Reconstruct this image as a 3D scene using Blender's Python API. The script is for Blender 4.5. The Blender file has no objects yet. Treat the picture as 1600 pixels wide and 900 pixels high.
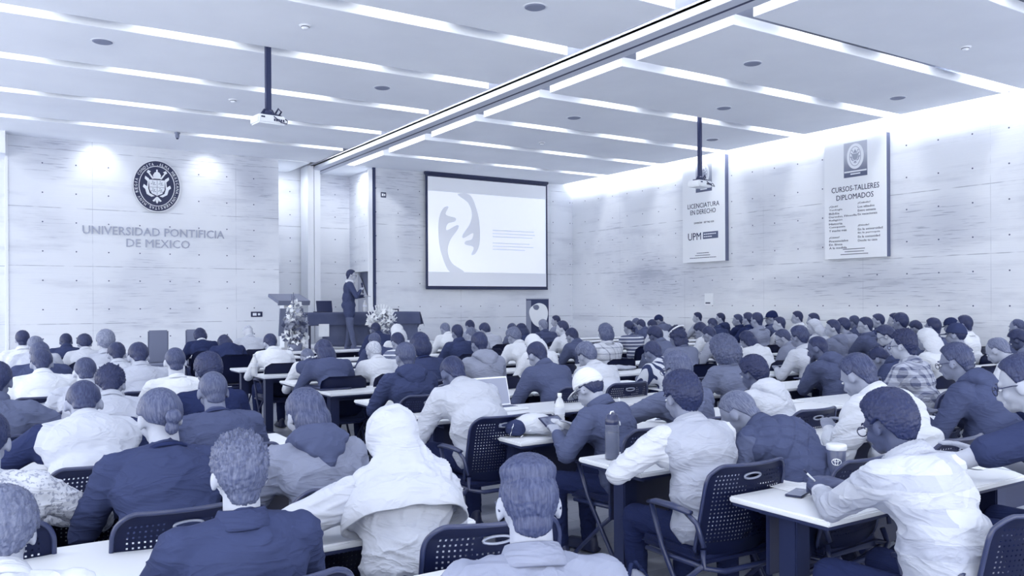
import bpy, bmesh, math, random
from mathutils import Vector, Matrix, noise, Euler
random.seed(7)
S=bpy.context.scene
COL=S.collection
PI=math.pi
def R(a): return math.radians(a)
# ------------------------------------------------------------------ camera
CAM_H=1.58; FPX=1286.0
cd=bpy.data.cameras.new('camera'); cam=bpy.data.objects.new('camera',cd); COL.objects.link(cam)
cd.sensor_width=36; cd.sensor_fit='HORIZONTAL'; cd.lens=36*FPX/1600; cd.shift_y=22/1600; cd.clip_start=.05; cd.clip_end=200
cam.matrix_world=Matrix.Translation((0,0,CAM_H))@Matrix.Rotation(R(-32.75),4,'Z')@Matrix.Rotation(R(90),4,'X')@Matrix.Rotation(R(-.29),4,'Z')
S.camera=cam
# ------------------------------------------------------------------ colour management
S.view_settings.view_transform='Standard'; S.view_settings.look='None'
S.view_settings.gamma=1; S.view_settings.exposure=0.18; S.view_settings.use_curve_mapping=False
# ------------------------------------------------------------------ world (added even fill light entering through the open rear and left sides)
W=bpy.data.worlds.new('ambient_fill'); S.world=W; W.use_nodes=True
bgn=W.node_tree.nodes['Background']; bgn.inputs[0].default_value=(.98,1.0,.985,1); bgn.inputs[1].default_value=4.3
LIGHT_SLOT=1.5; LIGHT_DOWN=40.0; LIGHT_COVE=11.0
def area(name,loc,direction,sx,sy,power,col=(.98,1.0,.98),spread=180):
    l=bpy.data.lights.new(name,'AREA'); l.shape='RECTANGLE'; l.size=sx; l.size_y=sy; l.energy=power; l.color=col; l.spread=R(spread)
    o=bpy.data.objects.new(name,l); COL.objects.link(o); o.location=loc
    zz=-Vector(direction).normalized(); xx=Vector((0,1,0)) if abs(direction[0])>.5 else Vector((1,0,0))   # long side along the slot
    yy=zz.cross(xx).normalized(); xx=yy.cross(zz)
    o.rotation_euler=Matrix((xx,yy,zz)).transposed().to_euler()
    return o
# ------------------------------------------------------------------ colour helpers
def lin(c):
    c=c/255.0
    return c/12.92 if c<=.04045 else ((c+.055)/1.055)**2.4
NAVY=(26,35,74); PALE=(240,244,252)
def duo(t):
    t=max(0,min(1,t))
    return tuple(lin(NAVY[i]+(PALE[i]-NAVY[i])*t) for i in range(3))+(1,)
MATS={}
def mat(key,t,rough=.7,metal=0.0,bump=0.0,bscale=60,var=0.0,vscale=4,spec=.3,sheen=0.0,emit=0):
    k=(key,t)
    if k in MATS: return MATS[k]
    m=bpy.data.materials.new(key); m.use_nodes=True; nt=m.node_tree; b=nt.nodes['Principled BSDF']
    b.inputs['Base Color'].default_value=duo(t); b.inputs['Roughness'].default_value=rough; b.inputs['Metallic'].default_value=metal
    b.inputs['Specular IOR Level'].default_value=spec
    tc=nt.nodes.new('ShaderNodeTexCoord')
    if bump>0:
        n=nt.nodes.new('ShaderNodeTexNoise'); n.inputs['Scale'].default_value=bscale; n.inputs['Detail'].default_value=3
        nt.links.new(tc.outputs['Object'],n.inputs['Vector'])
        bp=nt.nodes.new('ShaderNodeBump'); bp.inputs['Strength'].default_value=bump; bp.inputs['Distance'].default_value=.01
        nt.links.new(n.outputs['Fac'],bp.inputs['Height']); nt.links.new(bp.outputs['Normal'],b.inputs['Normal'])
    if var>0:
        n=nt.nodes.new('ShaderNodeTexNoise'); n.inputs['Scale'].default_value=vscale; n.inputs['Detail'].default_value=5
        nt.links.new(tc.outputs['Object'],n.inputs['Vector'])
        r=nt.nodes.new('ShaderNodeValToRGB'); r.color_ramp.elements[0].position=.3; r.color_ramp.elements[1].position=.7
        r.color_ramp.elements[0].color=duo(t-var); r.color_ramp.elements[1].color=duo(t+var)
        nt.links.new(n.outputs['Fac'],r.inputs['Fac']); nt.links.new(r.outputs['Color'],b.inputs['Base Color'])
    if emit:
        b.inputs['Emission Color'].default_value=duo(t); b.inputs['Emission Strength'].default_value=emit
    MATS[k]=m; return m
class NT:
    """tiny helper for math node graphs"""
    def __init__(s,m): s.nt=m.node_tree
    def n(s,t,**kw):
        x=s.nt.nodes.new(t)
        for k,v in kw.items(): setattr(x,k,v)
        return x
    def l(s,a,b): s.nt.links.new(a,b)
    def m(s,op,a,b=None,c=None,clamp=False):
        x=s.nt.nodes.new('ShaderNodeMath'); x.operation=op; x.use_clamp=clamp
        for i,v in enumerate((a,b,c)):
            if v is None: continue
            if isinstance(v,(int,float)): x.inputs[i].default_value=v
            else: s.nt.links.new(v,x.inputs[i])
        return x.outputs[0]
    def mix(s,f,a,b):
        x=s.nt.nodes.new('ShaderNodeMix'); x.data_type='RGBA'
        for sock,v in ((x.inputs[0],f),(x.inputs[6],a),(x.inputs[7],b)):
            if isinstance(v,(int,float,tuple)): sock.default_value=v
            else: s.nt.links.new(v,sock)
        return x.outputs[2]
def concrete(key,axis,x0,px,base=.92,holes=True,patches=()):
    m=bpy.data.materials.new(key); m.use_nodes=True; g=NT(m); b=g.nt.nodes['Principled BSDF']
    geo=g.n('ShaderNodeNewGeometry'); sp=g.n('ShaderNodeSeparateXYZ'); g.l(geo.outputs['Position'],sp.inputs[0])
    u=sp.outputs[axis]; z=sp.outputs[2]
    cmb=g.n('ShaderNodeCombineXYZ'); g.l(g.m('MULTIPLY',u,.35),cmb.inputs[0]); g.l(g.m('MULTIPLY',z,2.2),cmb.inputs[1])
    n1=g.n('ShaderNodeTexNoise'); n1.inputs['Scale'].default_value=1.3; n1.inputs['Detail'].default_value=9; n1.inputs['Roughness'].default_value=.62; g.l(cmb.outputs[0],n1.inputs['Vector'])
    n2=g.n('ShaderNodeTexNoise'); n2.inputs['Scale'].default_value=.55; n2.inputs['Detail'].default_value=6; g.l(geo.outputs['Position'],n2.inputs['Vector'])
    cm3=g.n('ShaderNodeCombineXYZ'); g.l(g.m('MULTIPLY',u,1.2),cm3.inputs[0]); g.l(g.m('MULTIPLY',z,22),cm3.inputs[1])
    n3=g.n('ShaderNodeTexNoise'); n3.inputs['Scale'].default_value=1.6; n3.inputs['Detail'].default_value=5; g.l(cm3.outputs[0],n3.inputs['Vector'])
    def sm(v,a,c):
        mr=g.n('ShaderNodeMapRange'); mr.interpolation_type='SMOOTHSTEP'; g.l(v,mr.inputs[0]); mr.inputs[1].default_value=a; mr.inputs[2].default_value=c; return mr.outputs[0]
    stain=sm(n1.outputs['Fac'],.5,.72); big=sm(n2.outputs['Fac'],.48,.68); streak=sm(n3.outputs['Fac'],.56,.68)
    f=g.m('ADD',g.m('MULTIPLY',stain,.35),g.m('MULTIPLY',g.m('MULTIPLY',streak,big),.5))
    f=g.m('ADD',f,g.m('MULTIPLY',big,.25))
    # pour joints, board joints and tie holes
    fz=g.m('FRACT',g.m('DIVIDE',g.m('ADD',z,.0-1.18+10*1.18),1.18)); jz=g.m('LESS_THAN',g.m('ABSOLUTE',g.m('SUBTRACT',fz,.5)),.0055)
    fz2=g.m('FRACT',g.m('ADD',g.m('DIVIDE',z,1.18),.5)); jz=g.m('LESS_THAN',g.m('ABSOLUTE',g.m('SUBTRACT',fz2,.5)),.006)
    fu=g.m('FRACT',g.m('ADD',g.m('DIVIDE',g.m('SUBTRACT',u,x0),px),20.5)); ju=g.m('LESS_THAN',g.m('ABSOLUTE',g.m('SUBTRACT',fu,.5)),.0022)
    n4=g.n('ShaderNodeTexNoise'); n4.inputs['Scale'].default_value=3; g.l(geo.outputs['Position'],n4.inputs['Vector'])
    jm=g.m('MULTIPLY',g.m('ADD',jz,g.m('MULTIPLY',ju,.5),clamp=True),sm(n4.outputs['Fac'],.35,.6))
    hu=g.m('SUBTRACT',g.m('FRACT',g.m('ADD',g.m('DIVIDE',g.m('SUBTRACT',u,x0),.6),20)),.5); hz=g.m('SUBTRACT',g.m('FRACT',g.m('DIVIDE',z,.59)),.5)
    hd=g.m('LESS_THAN',g.m('ADD',g.m('MULTIPLY',hu,hu),g.m('MULTIPLY',hz,hz)),.00055 if holes else -1)
    for (pu,pz,ru,rz_) in patches:      # soft dark patches; front wall's top corners: painted shading and wet concrete
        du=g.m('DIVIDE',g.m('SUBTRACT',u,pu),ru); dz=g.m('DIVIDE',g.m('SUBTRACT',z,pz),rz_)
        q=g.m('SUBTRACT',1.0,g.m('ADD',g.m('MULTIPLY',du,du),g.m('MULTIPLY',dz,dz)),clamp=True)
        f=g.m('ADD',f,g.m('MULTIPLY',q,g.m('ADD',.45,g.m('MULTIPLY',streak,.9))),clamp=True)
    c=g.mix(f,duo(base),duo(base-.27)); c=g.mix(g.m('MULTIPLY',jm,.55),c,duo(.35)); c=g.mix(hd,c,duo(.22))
    g.l(c,b.inputs['Base Color']); b.inputs['Roughness'].default_value=.75
    bp=g.n('ShaderNodeBump'); bp.inputs['Strength'].default_value=.25; bp.inputs['Distance'].default_value=.01
    g.l(g.m('SUBTRACT',n3.outputs['Fac'],jm),bp.inputs['Height']); g.l(bp.outputs['Normal'],b.inputs['Normal'])
    return m
# ------------------------------------------------------------------ mesh helpers
def box(bm,x0,x1,y0,y1,z0,z1,bev=0,M=None):
    r=bmesh.ops.create_cube(bm,size=1); vs=r['verts']
    T=Matrix.Translation(((x0+x1)/2,(y0+y1)/2,(z0+z1)/2))@Matrix.Diagonal((x1-x0,y1-y0,z1-z0,1))
    if M is not None: T=M@T
    bmesh.ops.transform(bm,matrix=T,verts=vs)
    if bev>0:
        es=list({e for v in vs for e in v.link_edges}); bmesh.ops.bevel(bm,geom=es,offset=bev,segments=2,affect='EDGES')
def tube(bm,pts,r,seg=8,cap=True,closed=False):
    pts=[Vector(p) for p in pts]; rings=[]; n=len(pts); rr=r if isinstance(r,(list,tuple)) else [r]*n
    up=None
    for i,p in enumerate(pts):
        if closed: t=(pts[(i+1)%n]-pts[i-1]).normalized()
        else: t=((pts[min(i+1,n-1)]-pts[max(i-1,0)])).normalized()
        if up is None or abs(up.dot(t))>.95:
            up=Vector((0,0,1)) if abs(t.z)<.9 else Vector((0,1,0))
        a=t.cross(up).normalized(); b=a.cross(t).normalized(); up=b
        rings.append([bm.verts.new(p+(a*math.cos(2*PI*k/seg)+b*math.sin(2*PI*k/seg))*rr[i]) for k in range(seg)])
    m=n if closed else n-1
    for i in range(m):
        A,B=rings[i],rings[(i+1)%n]
        for k in range(seg): bm.faces.new((A[k],A[(k+1)%seg],B[(k+1)%seg],B[k]))
    if cap and not closed:
        bm.faces.new(rings[0][::-1]); bm.faces.new(rings[-1])
def lathe(bm,prof,seg=24,M=None,sx=1,sy=1,closed=False):
    rings=[]
    for r,z in prof:
        if r<1e-5:
            v=bm.verts.new(Vector((0,0,z)) if M is None else M@Vector((0,0,z))); rings.append([v])
        else:
            row=[]
            for k in range(seg):
                p=Vector((r*sx*math.cos(2*PI*k/seg),r*sy*math.sin(2*PI*k/seg),z))
                row.append(bm.verts.new(p if M is None else M@p))
            rings.append(row)
    pr=list(zip(rings,rings[1:]))
    if closed: pr.append((rings[-1],rings[0]))
    for A,B in pr:
        for k in range(seg):
            k2=(k+1)%seg
            if len(A)==1 and len(B)==1: continue
            if len(A)==1: bm.faces.new((A[0],B[k2],B[k]))
            elif len(B)==1: bm.faces.new((A[k],A[k2],B[0]))
            else: bm.faces.new((A[k],A[k2],B[k2],B[k]))
def bm_mesh(bm,name,smooth=False):
    bmesh.ops.recalc_face_normals(bm,faces=bm.faces)
    me=bpy.data.meshes.new(name); bm.to_mesh(me); bm.free()
    if smooth:
        for p in me.polygons: p.use_smooth=True
    return me
def link(name,me,m=None,parent=None,M=None):
    o=bpy.data.objects.new(name,me); COL.objects.link(o)
    if parent: o.parent=parent
    if M is not None: o.matrix_local=M
    if m is not None:
        if not me.materials: me.materials.append(None)
        o.material_slots[0].link='OBJECT'; o.material_slots[0].material=m
    return o
def obj(name,bm,m,parent=None,smooth=False,M=None):
    return link(name,bm_mesh(bm,name,smooth),m,parent,M)
def tag(o,label,cat,group=None,kind=None):
    o['label']=label; o['category']=cat
    if group: o['group']=group
    if kind: o['kind']=kind
    return o
def thing(name,label,cat,loc=(0,0,0),rz=0,group=None):
    o=bpy.data.objects.new(name,None); COL.objects.link(o); o.location=loc; o.rotation_euler=(0,0,rz); o.empty_display_size=.1
    return tag(o,label,cat,group)
def struct(name,bm,m,smooth=False):
    o=obj(name,bm,m,smooth=smooth); o['kind']='structure'; return o
def dup(o,parent=None):
    c=o.copy(); COL.objects.link(c)
    if parent: c.parent=parent
    for ch in o.children: dup(ch,c)
    return c
def text_mesh(s,w,h,ext=.004,bold=0.0):
    """text as mesh in XZ plane facing -Y; bbox fitted to w x h (h None keeps the aspect)"""
    cu=bpy.data.curves.new('lettering','FONT'); cu.body=s; cu.extrude=ext; cu.size=1; cu.resolution_u=2; cu.offset=bold
    o=bpy.data.objects.new('lettering',cu); COL.objects.link(o)
    me=bpy.data.meshes.new_from_object(o.evaluated_get(bpy.context.evaluated_depsgraph_get()))
    bpy.data.objects.remove(o); bpy.data.curves.remove(cu)
    xs=[v.co.x for v in me.vertices]; ys=[v.co.y for v in me.vertices]
    x0,x1,y0,y1=min(xs),max(xs),min(ys),max(ys)
    kx=w/(x1-x0); ky=kx if h is None else h/(y1-y0)
    for v in me.vertices:
        x,y,z=v.co; v.co=((x-x0)*kx,-z,(y-y0)*ky)
    return me

# ================================================================== STRUCTURE
CZ=4.93; SLAB=5.45; XR=14.3; YB=19.0; XL=-7.0; YR=-5.0
m_ceil=mat('ceiling_plaster',.98,.9,var=.03,vscale=.6); m_white=mat('white_paint',.97,.6)
m_cov=mat('cove_paint',1.0,.8)
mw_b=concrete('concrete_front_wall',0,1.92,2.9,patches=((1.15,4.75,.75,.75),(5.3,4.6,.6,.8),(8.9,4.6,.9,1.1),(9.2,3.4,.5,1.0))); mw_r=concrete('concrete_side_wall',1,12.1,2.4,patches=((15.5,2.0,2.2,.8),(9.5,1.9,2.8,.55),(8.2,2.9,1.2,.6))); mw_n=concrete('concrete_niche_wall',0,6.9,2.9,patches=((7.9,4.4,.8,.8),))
# floor : grey-brown laminate boards
mf=bpy.data.materials.new('laminate_floor'); mf.use_nodes=True; g=NT(mf); b=g.nt.nodes['Principled BSDF']
geo=g.n('ShaderNodeNewGeometry'); br=g.n('ShaderNodeTexBrick'); g.l(geo.outputs['Position'],br.inputs['Vector'])
br.inputs['Scale'].default_value=1; br.inputs['Brick Width'].default_value=1.2; br.inputs['Row Height'].default_value=.19; br.inputs['Mortar Size'].default_value=.002
br.inputs['Color1'].default_value=duo(.5); br.inputs['Color2'].default_value=duo(.62); br.inputs['Mortar'].default_value=duo(.2)
wv=g.n('ShaderNodeTexNoise'); wv.inputs['Scale'].default_value=4; mp=g.n('ShaderNodeMapping'); mp.inputs['Scale'].default_value=(1,9,1); g.l(geo.outputs['Position'],mp.inputs[0]); g.l(mp.outputs[0],wv.inputs['Vector'])
c=g.mix(g.m('MULTIPLY',wv.outputs['Fac'],.4),br.outputs['Color'],duo(.75)); g.l(c,b.inputs['Base Color']); b.inputs['Roughness'].default_value=.35
bm=bmesh.new(); box(bm,XL,XR,YR,21,-.1,0); struct('floor',bm,mf)
# front wall, in two stretches with the niche between them
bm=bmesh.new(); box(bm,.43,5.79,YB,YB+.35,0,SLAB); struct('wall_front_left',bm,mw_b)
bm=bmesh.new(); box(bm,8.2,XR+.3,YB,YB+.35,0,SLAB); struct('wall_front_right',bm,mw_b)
bm=bmesh.new(); box(bm,XL,.43,YB+.5,YB+.8,0,SLAB); struct('wall_front_far_left',bm,mw_b)
bm=bmesh.new(); box(bm,.38,.43,YB-.02,YB+.5,0,SLAB); struct('trim_1',bm,m_white)
bm=bmesh.new(); box(bm,XL,.38,YB-.4,YB+.5,4.5,SLAB); struct('ceiling_soffit_left',bm,m_ceil)
bm=bmesh.new(); box(bm,5.79,8.6,20.7,21,0,SLAB); struct('wall_niche_back',bm,mw_n)
# niche side wall at X=8.2 with the doorway
bm=bmesh.new(); box(bm,8.2,8.5,YB+.35,19.42,0,SLAB); box(bm,8.2,8.5,20.38,20.7,0,SLAB); box(bm,8.2,8.5,19.42,20.38,2.38,SLAB); struct('wall_niche_right',bm,concrete('concrete_niche_side',1,20,2.9))
bm=bmesh.new(); box(bm,5.49,5.79,YB+.35,21,0,SLAB); struct('wall_niche_left',bm,mw_n)
bm=bmesh.new(); box(bm,8.36,8.42,19.42,20.38,0,2.38); struct('doorway_shading_1',bm,mat('doorway_shade',.38,.6))  # added dark panel stands for the shade inside the doorway
bm=bmesh.new()
vs=[bm.verts.new(p) for p in ((8.3,20.38,2.36),(8.3,19.46,1.36),(8.3,19.46,.0),(8.3,20.38,.0))]
f=bm.faces.new(vs); r=bmesh.ops.extrude_face_region(bm,geom=[f]); bmesh.ops.translate(bm,vec=(.03,0,0),verts=[v for v in r['geom'] if isinstance(v,bmesh.types.BMVert)])
struct('doorway_shading_2',bm,mat('doorway_light',.72,.7))  # made-up slanted pale panel stands for the lit part of the doorway
bm=bmesh.new(); box(bm,8.13,8.2,YB-.03,YB+.02,0,CZ); struct('trim_2',bm,mat('dark_joint',.12,.5))
bm=bmesh.new(); box(bm,8.02,8.12,YB-.02,YB+.05,.6,CZ-.05); struct('trim_3',bm,m_white)
# sliding-partition stack under the beam at the back of the niche
bm=bmesh.new()
for i in range(2): box(bm,6.86+.17*i,7.02+.17*i,20.1,20.65,0,CZ+.1,.006)
struct('wall_partition_stack',bm,mat('partition_board',.93,.6))
# side walls
bm=bmesh.new(); box(bm,XR,XR+.3,YR,YB,0,SLAB); struct('wall_right',bm,mw_r)
# unseen left side and rear, left open for fill light: sill, head, mullions
bm=bmesh.new(); box(bm,XL-.3,XL,YR,YB+.5,0,.5); box(bm,XL-.3,XL,YR,YB+.5,4.6,SLAB)
for y in [YR+.0,0,5,10,15,19.2]: box(bm,XL-.3,XL,y,y+.3,.5,4.6)
struct('wall_left_unseen',bm,m_white)
bm=bmesh.new(); box(bm,XL,XR+.3,YR-.3,YR,0,.4); box(bm,XL,XR+.3,YR-.3,YR,4.6,SLAB)
for x in [-7,-2.75,1.5,5.75,10,14.0]: box(bm,x,x+.3,YR-.3,YR,.4,4.6)
struct('wall_rear_unseen',bm,m_white)
m_slab=mat('slab_paint',.62,.9)
bm=bmesh.new(); box(bm,XL,XR+.3,YR,21,SLAB,SLAB+.15); struct('ceiling',bm,m_slab)
SY=[6.62+2.07*k for k in range(-5,6)]            # near edge of every light slot (gap .30)
edges=[YR]+[v for s in SY for v in (s,s+.30)]+[18.86]
PT=.13
k=0
def panel(x0,x1,y0,y1):
    global k
    k+=1
    bm=bmesh.new(); box(bm,x0,x1,y0,y1,CZ,CZ+PT,.004); struct('ceiling_panel',bm,m_ceil)
for i in range(0,len(edges),2):
    y0,y1=edges[i],edges[i+1]
    last=i==len(edges)-2
    panel(XL,6.70,y0,y1 if not last else YB)
    panel(7.66,13.95,y0,y1 if not last else YB)
# beam with the partition track
bm=bmesh.new(); box(bm,7.03,7.21,YR,20.7,CZ,CZ+PT,.004); box(bm,7.25,7.42,YR,20.7,CZ,CZ+PT,.004); box(bm,7.03,7.42,YR,20.7,CZ+.09,CZ+PT+.02); struct('ceiling_beam',bm,mat('beam_paint',.8,.6))
bm=bmesh.new(); box(bm,7.205,7.255,YR,20.7,CZ+.0,CZ+.06); struct('trim_4',bm,mat('dark_track',.05,.5))  # dark strip of the partition track
# niche ceiling
bm=bmesh.new(); box(bm,5.79,6.55,YB,20.7,CZ-.02,CZ+.1); box(bm,7.75,8.2,YB,20.7,CZ,CZ+.1); box(bm,7.42,7.75,YB,20.7,CZ,CZ+.1);struct('ceiling_niche',bm,m_ceil)
# front wall's dark top corners: shading and damp painted into the concrete
# ------------------------------------------------------------------ lights in the slots
for j,s in enumerate(SY):
    if s<-1: continue
    xs=[2.19+2.08*i for i in range(-4,3)]
    for x in xs+[8.95+2.08*i+.2 for i in range(3)]:      # one tube above the slot every two metres
        area('slot_lamp',(x,s+.11,SLAB-.10),(0,.18,-1),.95,.10,LIGHT_DOWN*.2,spread=110)
    y=s+.3+.88
    area('cove_lamp',(6.60,y,CZ+PT+.08),(1,0,-.15),1.75,.05,LIGHT_COVE)
    area('cove_lamp',(7.36,y,CZ+PT+.10),(1,0,-.25),1.6,.05,LIGHT_COVE)
    if j%1==0: area('wash_lamp',(13.88,y,CZ+PT+.1),(1,0,-.35),1.9,.06,LIGHT_COVE*2.0)
# two spots washing the front wall, one in the niche
for (x,y) in ((2.0,18.5),(4.17,18.5)):
    l=bpy.data.lights.new('wall_spot','SPOT'); l.energy=18; l.spot_size=R(110); l.spot_blend=.9; l.shadow_soft_size=.05
    o=bpy.data.objects.new('wall_spot',l); COL.objects.link(o); o.location=(x,y,CZ-.03); o.rotation_euler=Vector((0,.5,-.6)).to_track_quat('-Z','Y').to_euler()
area('niche_lamp',(6.15,19.9,CZ-.04),(0,0,-1),.15,.15,15)
area('niche_lamp',(7.9,19.6,CZ-.04),(0,0,-1),.15,.15,15)

# ================================================================== CEILING FITTINGS
m_disc=mat('speaker_grille',.5,.7); m_plast=mat('white_plastic',.95,.4); m_black=mat('black_plastic',.03,.4,spec=.5); m_dark=mat('dark_metal',.08,.35,.3,spec=.5)
m_steel=mat('bright_steel',.75,.3,.8)
def disc_at(x,y,label):
    bm=bmesh.new(); lathe(bm,[(0,-.012),(.105,-.012),(.12,-.004),(.12,.0)],28); t=obj('ceiling_speaker',bm,m_disc,smooth=False,M=Matrix.Translation((x,y,CZ-.001)))
    tag(t,label,'ceiling speaker','round grilles in the ceiling')
    bm=bmesh.new(); lathe(bm,[(.12,-.003),(.138,-.003),(.14,.002),(.12,.002)],28,closed=True); obj('rim',bm,m_plast,t)
for x,y,l in [(1.3,11.65,'round grey ceiling speaker grille, leftmost above the hall'),(5.25,11.87,'round grey ceiling speaker grille right of the left projector pole'),
  (5.29,7.71,'large round grey ceiling grille at top centre, left of the beam'),(9.15,7.92,'round grey ceiling grille just right of the beam, nearest one'),
  (10.84,10.02,'round grey ceiling grille between two slots, middle right'),(9.07,11.98,'small round grey ceiling grille in the fourth row, right bay'),
  (12.76,8.0,'round grey ceiling grille nearest the right wall banners'),(12.74,12.1,'small round ceiling grille right of the right projector pole')]: disc_at(x,y,l)
def detector(x,y,label):
    t=thing('smoke_detector',label,'smoke detector',(x,y,CZ),0,'ceiling detectors and sprinklers')
    bm=bmesh.new(); lathe(bm,[(0,-.045),(.03,-.045),(.045,-.03),(.048,-.008),(.075,-.006),(.075,0)],20); obj('housing',bm,m_plast,t,True)
    bm=bmesh.new(); lathe(bm,[(.046,-.022),(.05,-.02),(.05,-.014),(.046,-.012)],20,closed=True); obj('vent_ring',bm,m_black,t)
detector(3.29,9.7,'white detector dome near the top of the left ceiling'); detector(10.98,5.92,'white twin detector near the top right corner of the ceiling')
detector(3.48,13.86,'small white detector left of the left projector'); detector(9.9,14.2,'small white detector far down the right ceiling bay')
t=thing('surveillance_camera','small grey dome camera on the ceiling above the round seal','camera',(3.216,17.07,CZ))
bm=bmesh.new(); lathe(bm,[(0,-.12),(.03,-.11),(.04,-.08),(.04,-.03),(.055,-.02),(.055,0)],20); obj('housing',bm,mat('grey_plastic',.45,.5),t,True)
bm=bmesh.new(); lathe(bm,[(0,-.135),(.02,-.13),(.028,-.115),(.0,-.11)],16); obj('lens',bm,m_black,t,True)
# ------------------------------------------------------------------ projectors on poles
def projector(x,y,zb,label,rz=0):
    t=thing('ceiling_projector',label,'projector',(x,y,zb),rz,'projectors hung from ceiling poles')
    bm=bmesh.new(); box(bm,-.035,.035,-.03,.03,.13,CZ+.3-zb,.004); obj('pole',bm,m_dark,t)
    bm=bmesh.new(); tube(bm,[(0,0,CZ-zb+.02),(.06,.02,CZ-zb+.04),(.10,.03,CZ-zb+.2)],.008); obj('cable',bm,m_dark,t,True)
    bm=bmesh.new(); box(bm,-.11,.11,-.08,.08,.085,.105,.004); tube(bm,[(-.09,0,.1),(-.05,0,.16),(.05,0,.16),(.09,0,.1)],.018); lathe(bm,[(.02,.1),(.06,.11),(.06,.14),(.03,.17),(0,.17)],16); obj('mount_bracket',bm,m_dark,t)
    bm=bmesh.new(); box(bm,-.19,.19,-.14,.14,-.04,.075,.018); p=obj('projector_body',bm,m_plast,t)
    bm=bmesh.new(); lathe(bm,[(0,0),(.035,0),(.045,.03),(.045,.05),(.03,.05),(.028,.03),(0,.02)],20,M=Matrix.Translation((.09,.12,.02))@Matrix.Rotation(-PI/2,4,'X')); obj('lens',bm,m_black,p,True)
    bm=bmesh.new()
    for i in range(5): box(bm,.02+.03*i,.04+.03*i,-.145,-.139,.0,.03)
    box(bm,-.15,-.1,-.145,-.139,.03,.05); obj('socket_panel',bm,m_black,p)
    bm=bmesh.new(); tube(bm,[(.02,-.14,.06),(.1,-.19,-.02),(.17,-.2,-.03),(.2,-.15,.02),(.12,-.06,.11)],.007); tube(bm,[(.1,0,.13),(.14,0,.2),(.19,.02,.17),(.15,.02,.1)],.012); obj('cable_loop',bm,m_dark,p,True)
projector(3.16,10.8,3.95,'white projector on a black pole hanging left of centre',R(6))
a_=Vector((11.3,10.75,0)); projector(11.15,10.9,3.72,'white projector on a black pole in front of the left banner',R(6))
# ------------------------------------------------------------------ wall things
def socket_plate(name,loc,w,h,label,rz=0,cat='wall socket'):
    t=thing(name,label,cat,loc,rz)
    bm=bmesh.new(); box(bm,-w/2,w/2,-.02,0,-h/2,h/2,.004); obj('plate',bm,m_black,t)
    bm=bmesh.new(); box(bm,-w*.35,-w*.02,-.024,-.02,-h*.25,h*.25); box(bm,w*.1,w*.3,-.024,-.02,-h*.2,h*.2); obj('outlet',bm,m_plast,t)
socket_plate('wall_socket',(5.27,YB,1.33),.26,.12,'dark socket plate with white outlets left of the podium')
socket_plate('wall_socket',(8.72,YB,1.38),.2,.09,'dark socket plate just above the stage table')
socket_plate('control_panel',(8.42,YB,4.27),.14,.13,'small dark control plate high between niche and screen',cat='control panel')
t=thing('wall_notice','small white paper notice on the concrete right wall','notice',(XR,13.7,1.62),R(-90))
bm=bmesh.new(); box(bm,-.13,.13,-.02,0,-.14,.14,.002); obj('sheet',bm,m_plast,t)
bm=bmesh.new(); box(bm,-.1,.05,-.022,-.02,-.1,-.07); obj('clip',bm,m_black,t)
# big lettering
m_let=mat('brushed_letters',.55,.3,.3)
t=thing('wall_lettering','brushed metal lettering UNIVERSIDAD PONTIFICIA DE MEXICO on the wall','lettering',(0,YB-.02,0))
link('upper_line',text_mesh('UNIVERSIDAD PONTIFICIA',2.83,.175,.008,.004),m_let,t,Matrix.Translation((1.73,.01,3.03)))
link('lower_line',text_mesh('DE MEXICO',1.27,.175,.008),m_let,t,Matrix.Translation((2.555,.01,2.785)))
# ------------------------------------------------------------------ round seal
def ell_ring(bm,a,b,w,y0,y1,seg=64):
    prof=[]
    R0=[];R1=[];R2=[];R3=[]
    for k in range(seg):
        c,s=math.cos(2*PI*k/seg),math.sin(2*PI*k/seg)
        R0.append(bm.verts.new((a*c,y0,b*s))); R1.append(bm.verts.new(((a-w)*c,y0,(b-w)*s)))
        R2.append(bm.verts.new(((a-w)*c,y1,(b-w)*s))); R3.append(bm.verts.new((a*c,y1,b*s)))
    for k in range(seg):
        j=(k+1)%seg
        for A,B in ((R0,R1),(R1,R2),(R2,R3),(R3,R0)): bm.faces.new((A[k],A[j],B[j],B[k]))
def disc(bm,a,b,y0,y1,seg=64):
    A=[bm.verts.new((a*math.cos(2*PI*k/seg),y0,b*math.sin(2*PI*k/seg))) for k in range(seg)]
    B=[bm.verts.new((a*math.cos(2*PI*k/seg),y1,b*math.sin(2*PI*k/seg))) for k in range(seg)]
    bm.faces.new(A); bm.faces.new(B[::-1])
    for k in range(seg): bm.faces.new((A[k],A[(k+1)%seg],B[(k+1)%seg],B[k]))
def arc_text(s,r,size,a0,a1,ext=.003):
    out=bmesh.new(); n=len(s)
    for i,ch in enumerate(s):
        if ch==' ': continue
        w=size*(.75 if ch not in 'I·' else .22)
        me=text_mesh(ch,w,size if ch!='·' else size*.2,ext)
        a=R(a0+(a1-a0)*(i+.5)/n)   # clockwise from top
        M=Matrix.Rotation(a,4,'Y')@Matrix.Translation((-w/2,0,r))
        me.transform(M); out.from_mesh(me); bpy.data.meshes.remove(me)
    return out
def poly(bm,pts,y0,y1):
    A=[bm.verts.new((x,y0,z)) for x,z in pts]; B=[bm.verts.new((x,y1,z)) for x,z in pts]
    bm.faces.new(A); bm.faces.new(B[::-1])
    for k in range(len(A)): bm.faces.new((A[k],A[(k+1)%len(A)],B[(k+1)%len(A)],B[k]))
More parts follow.
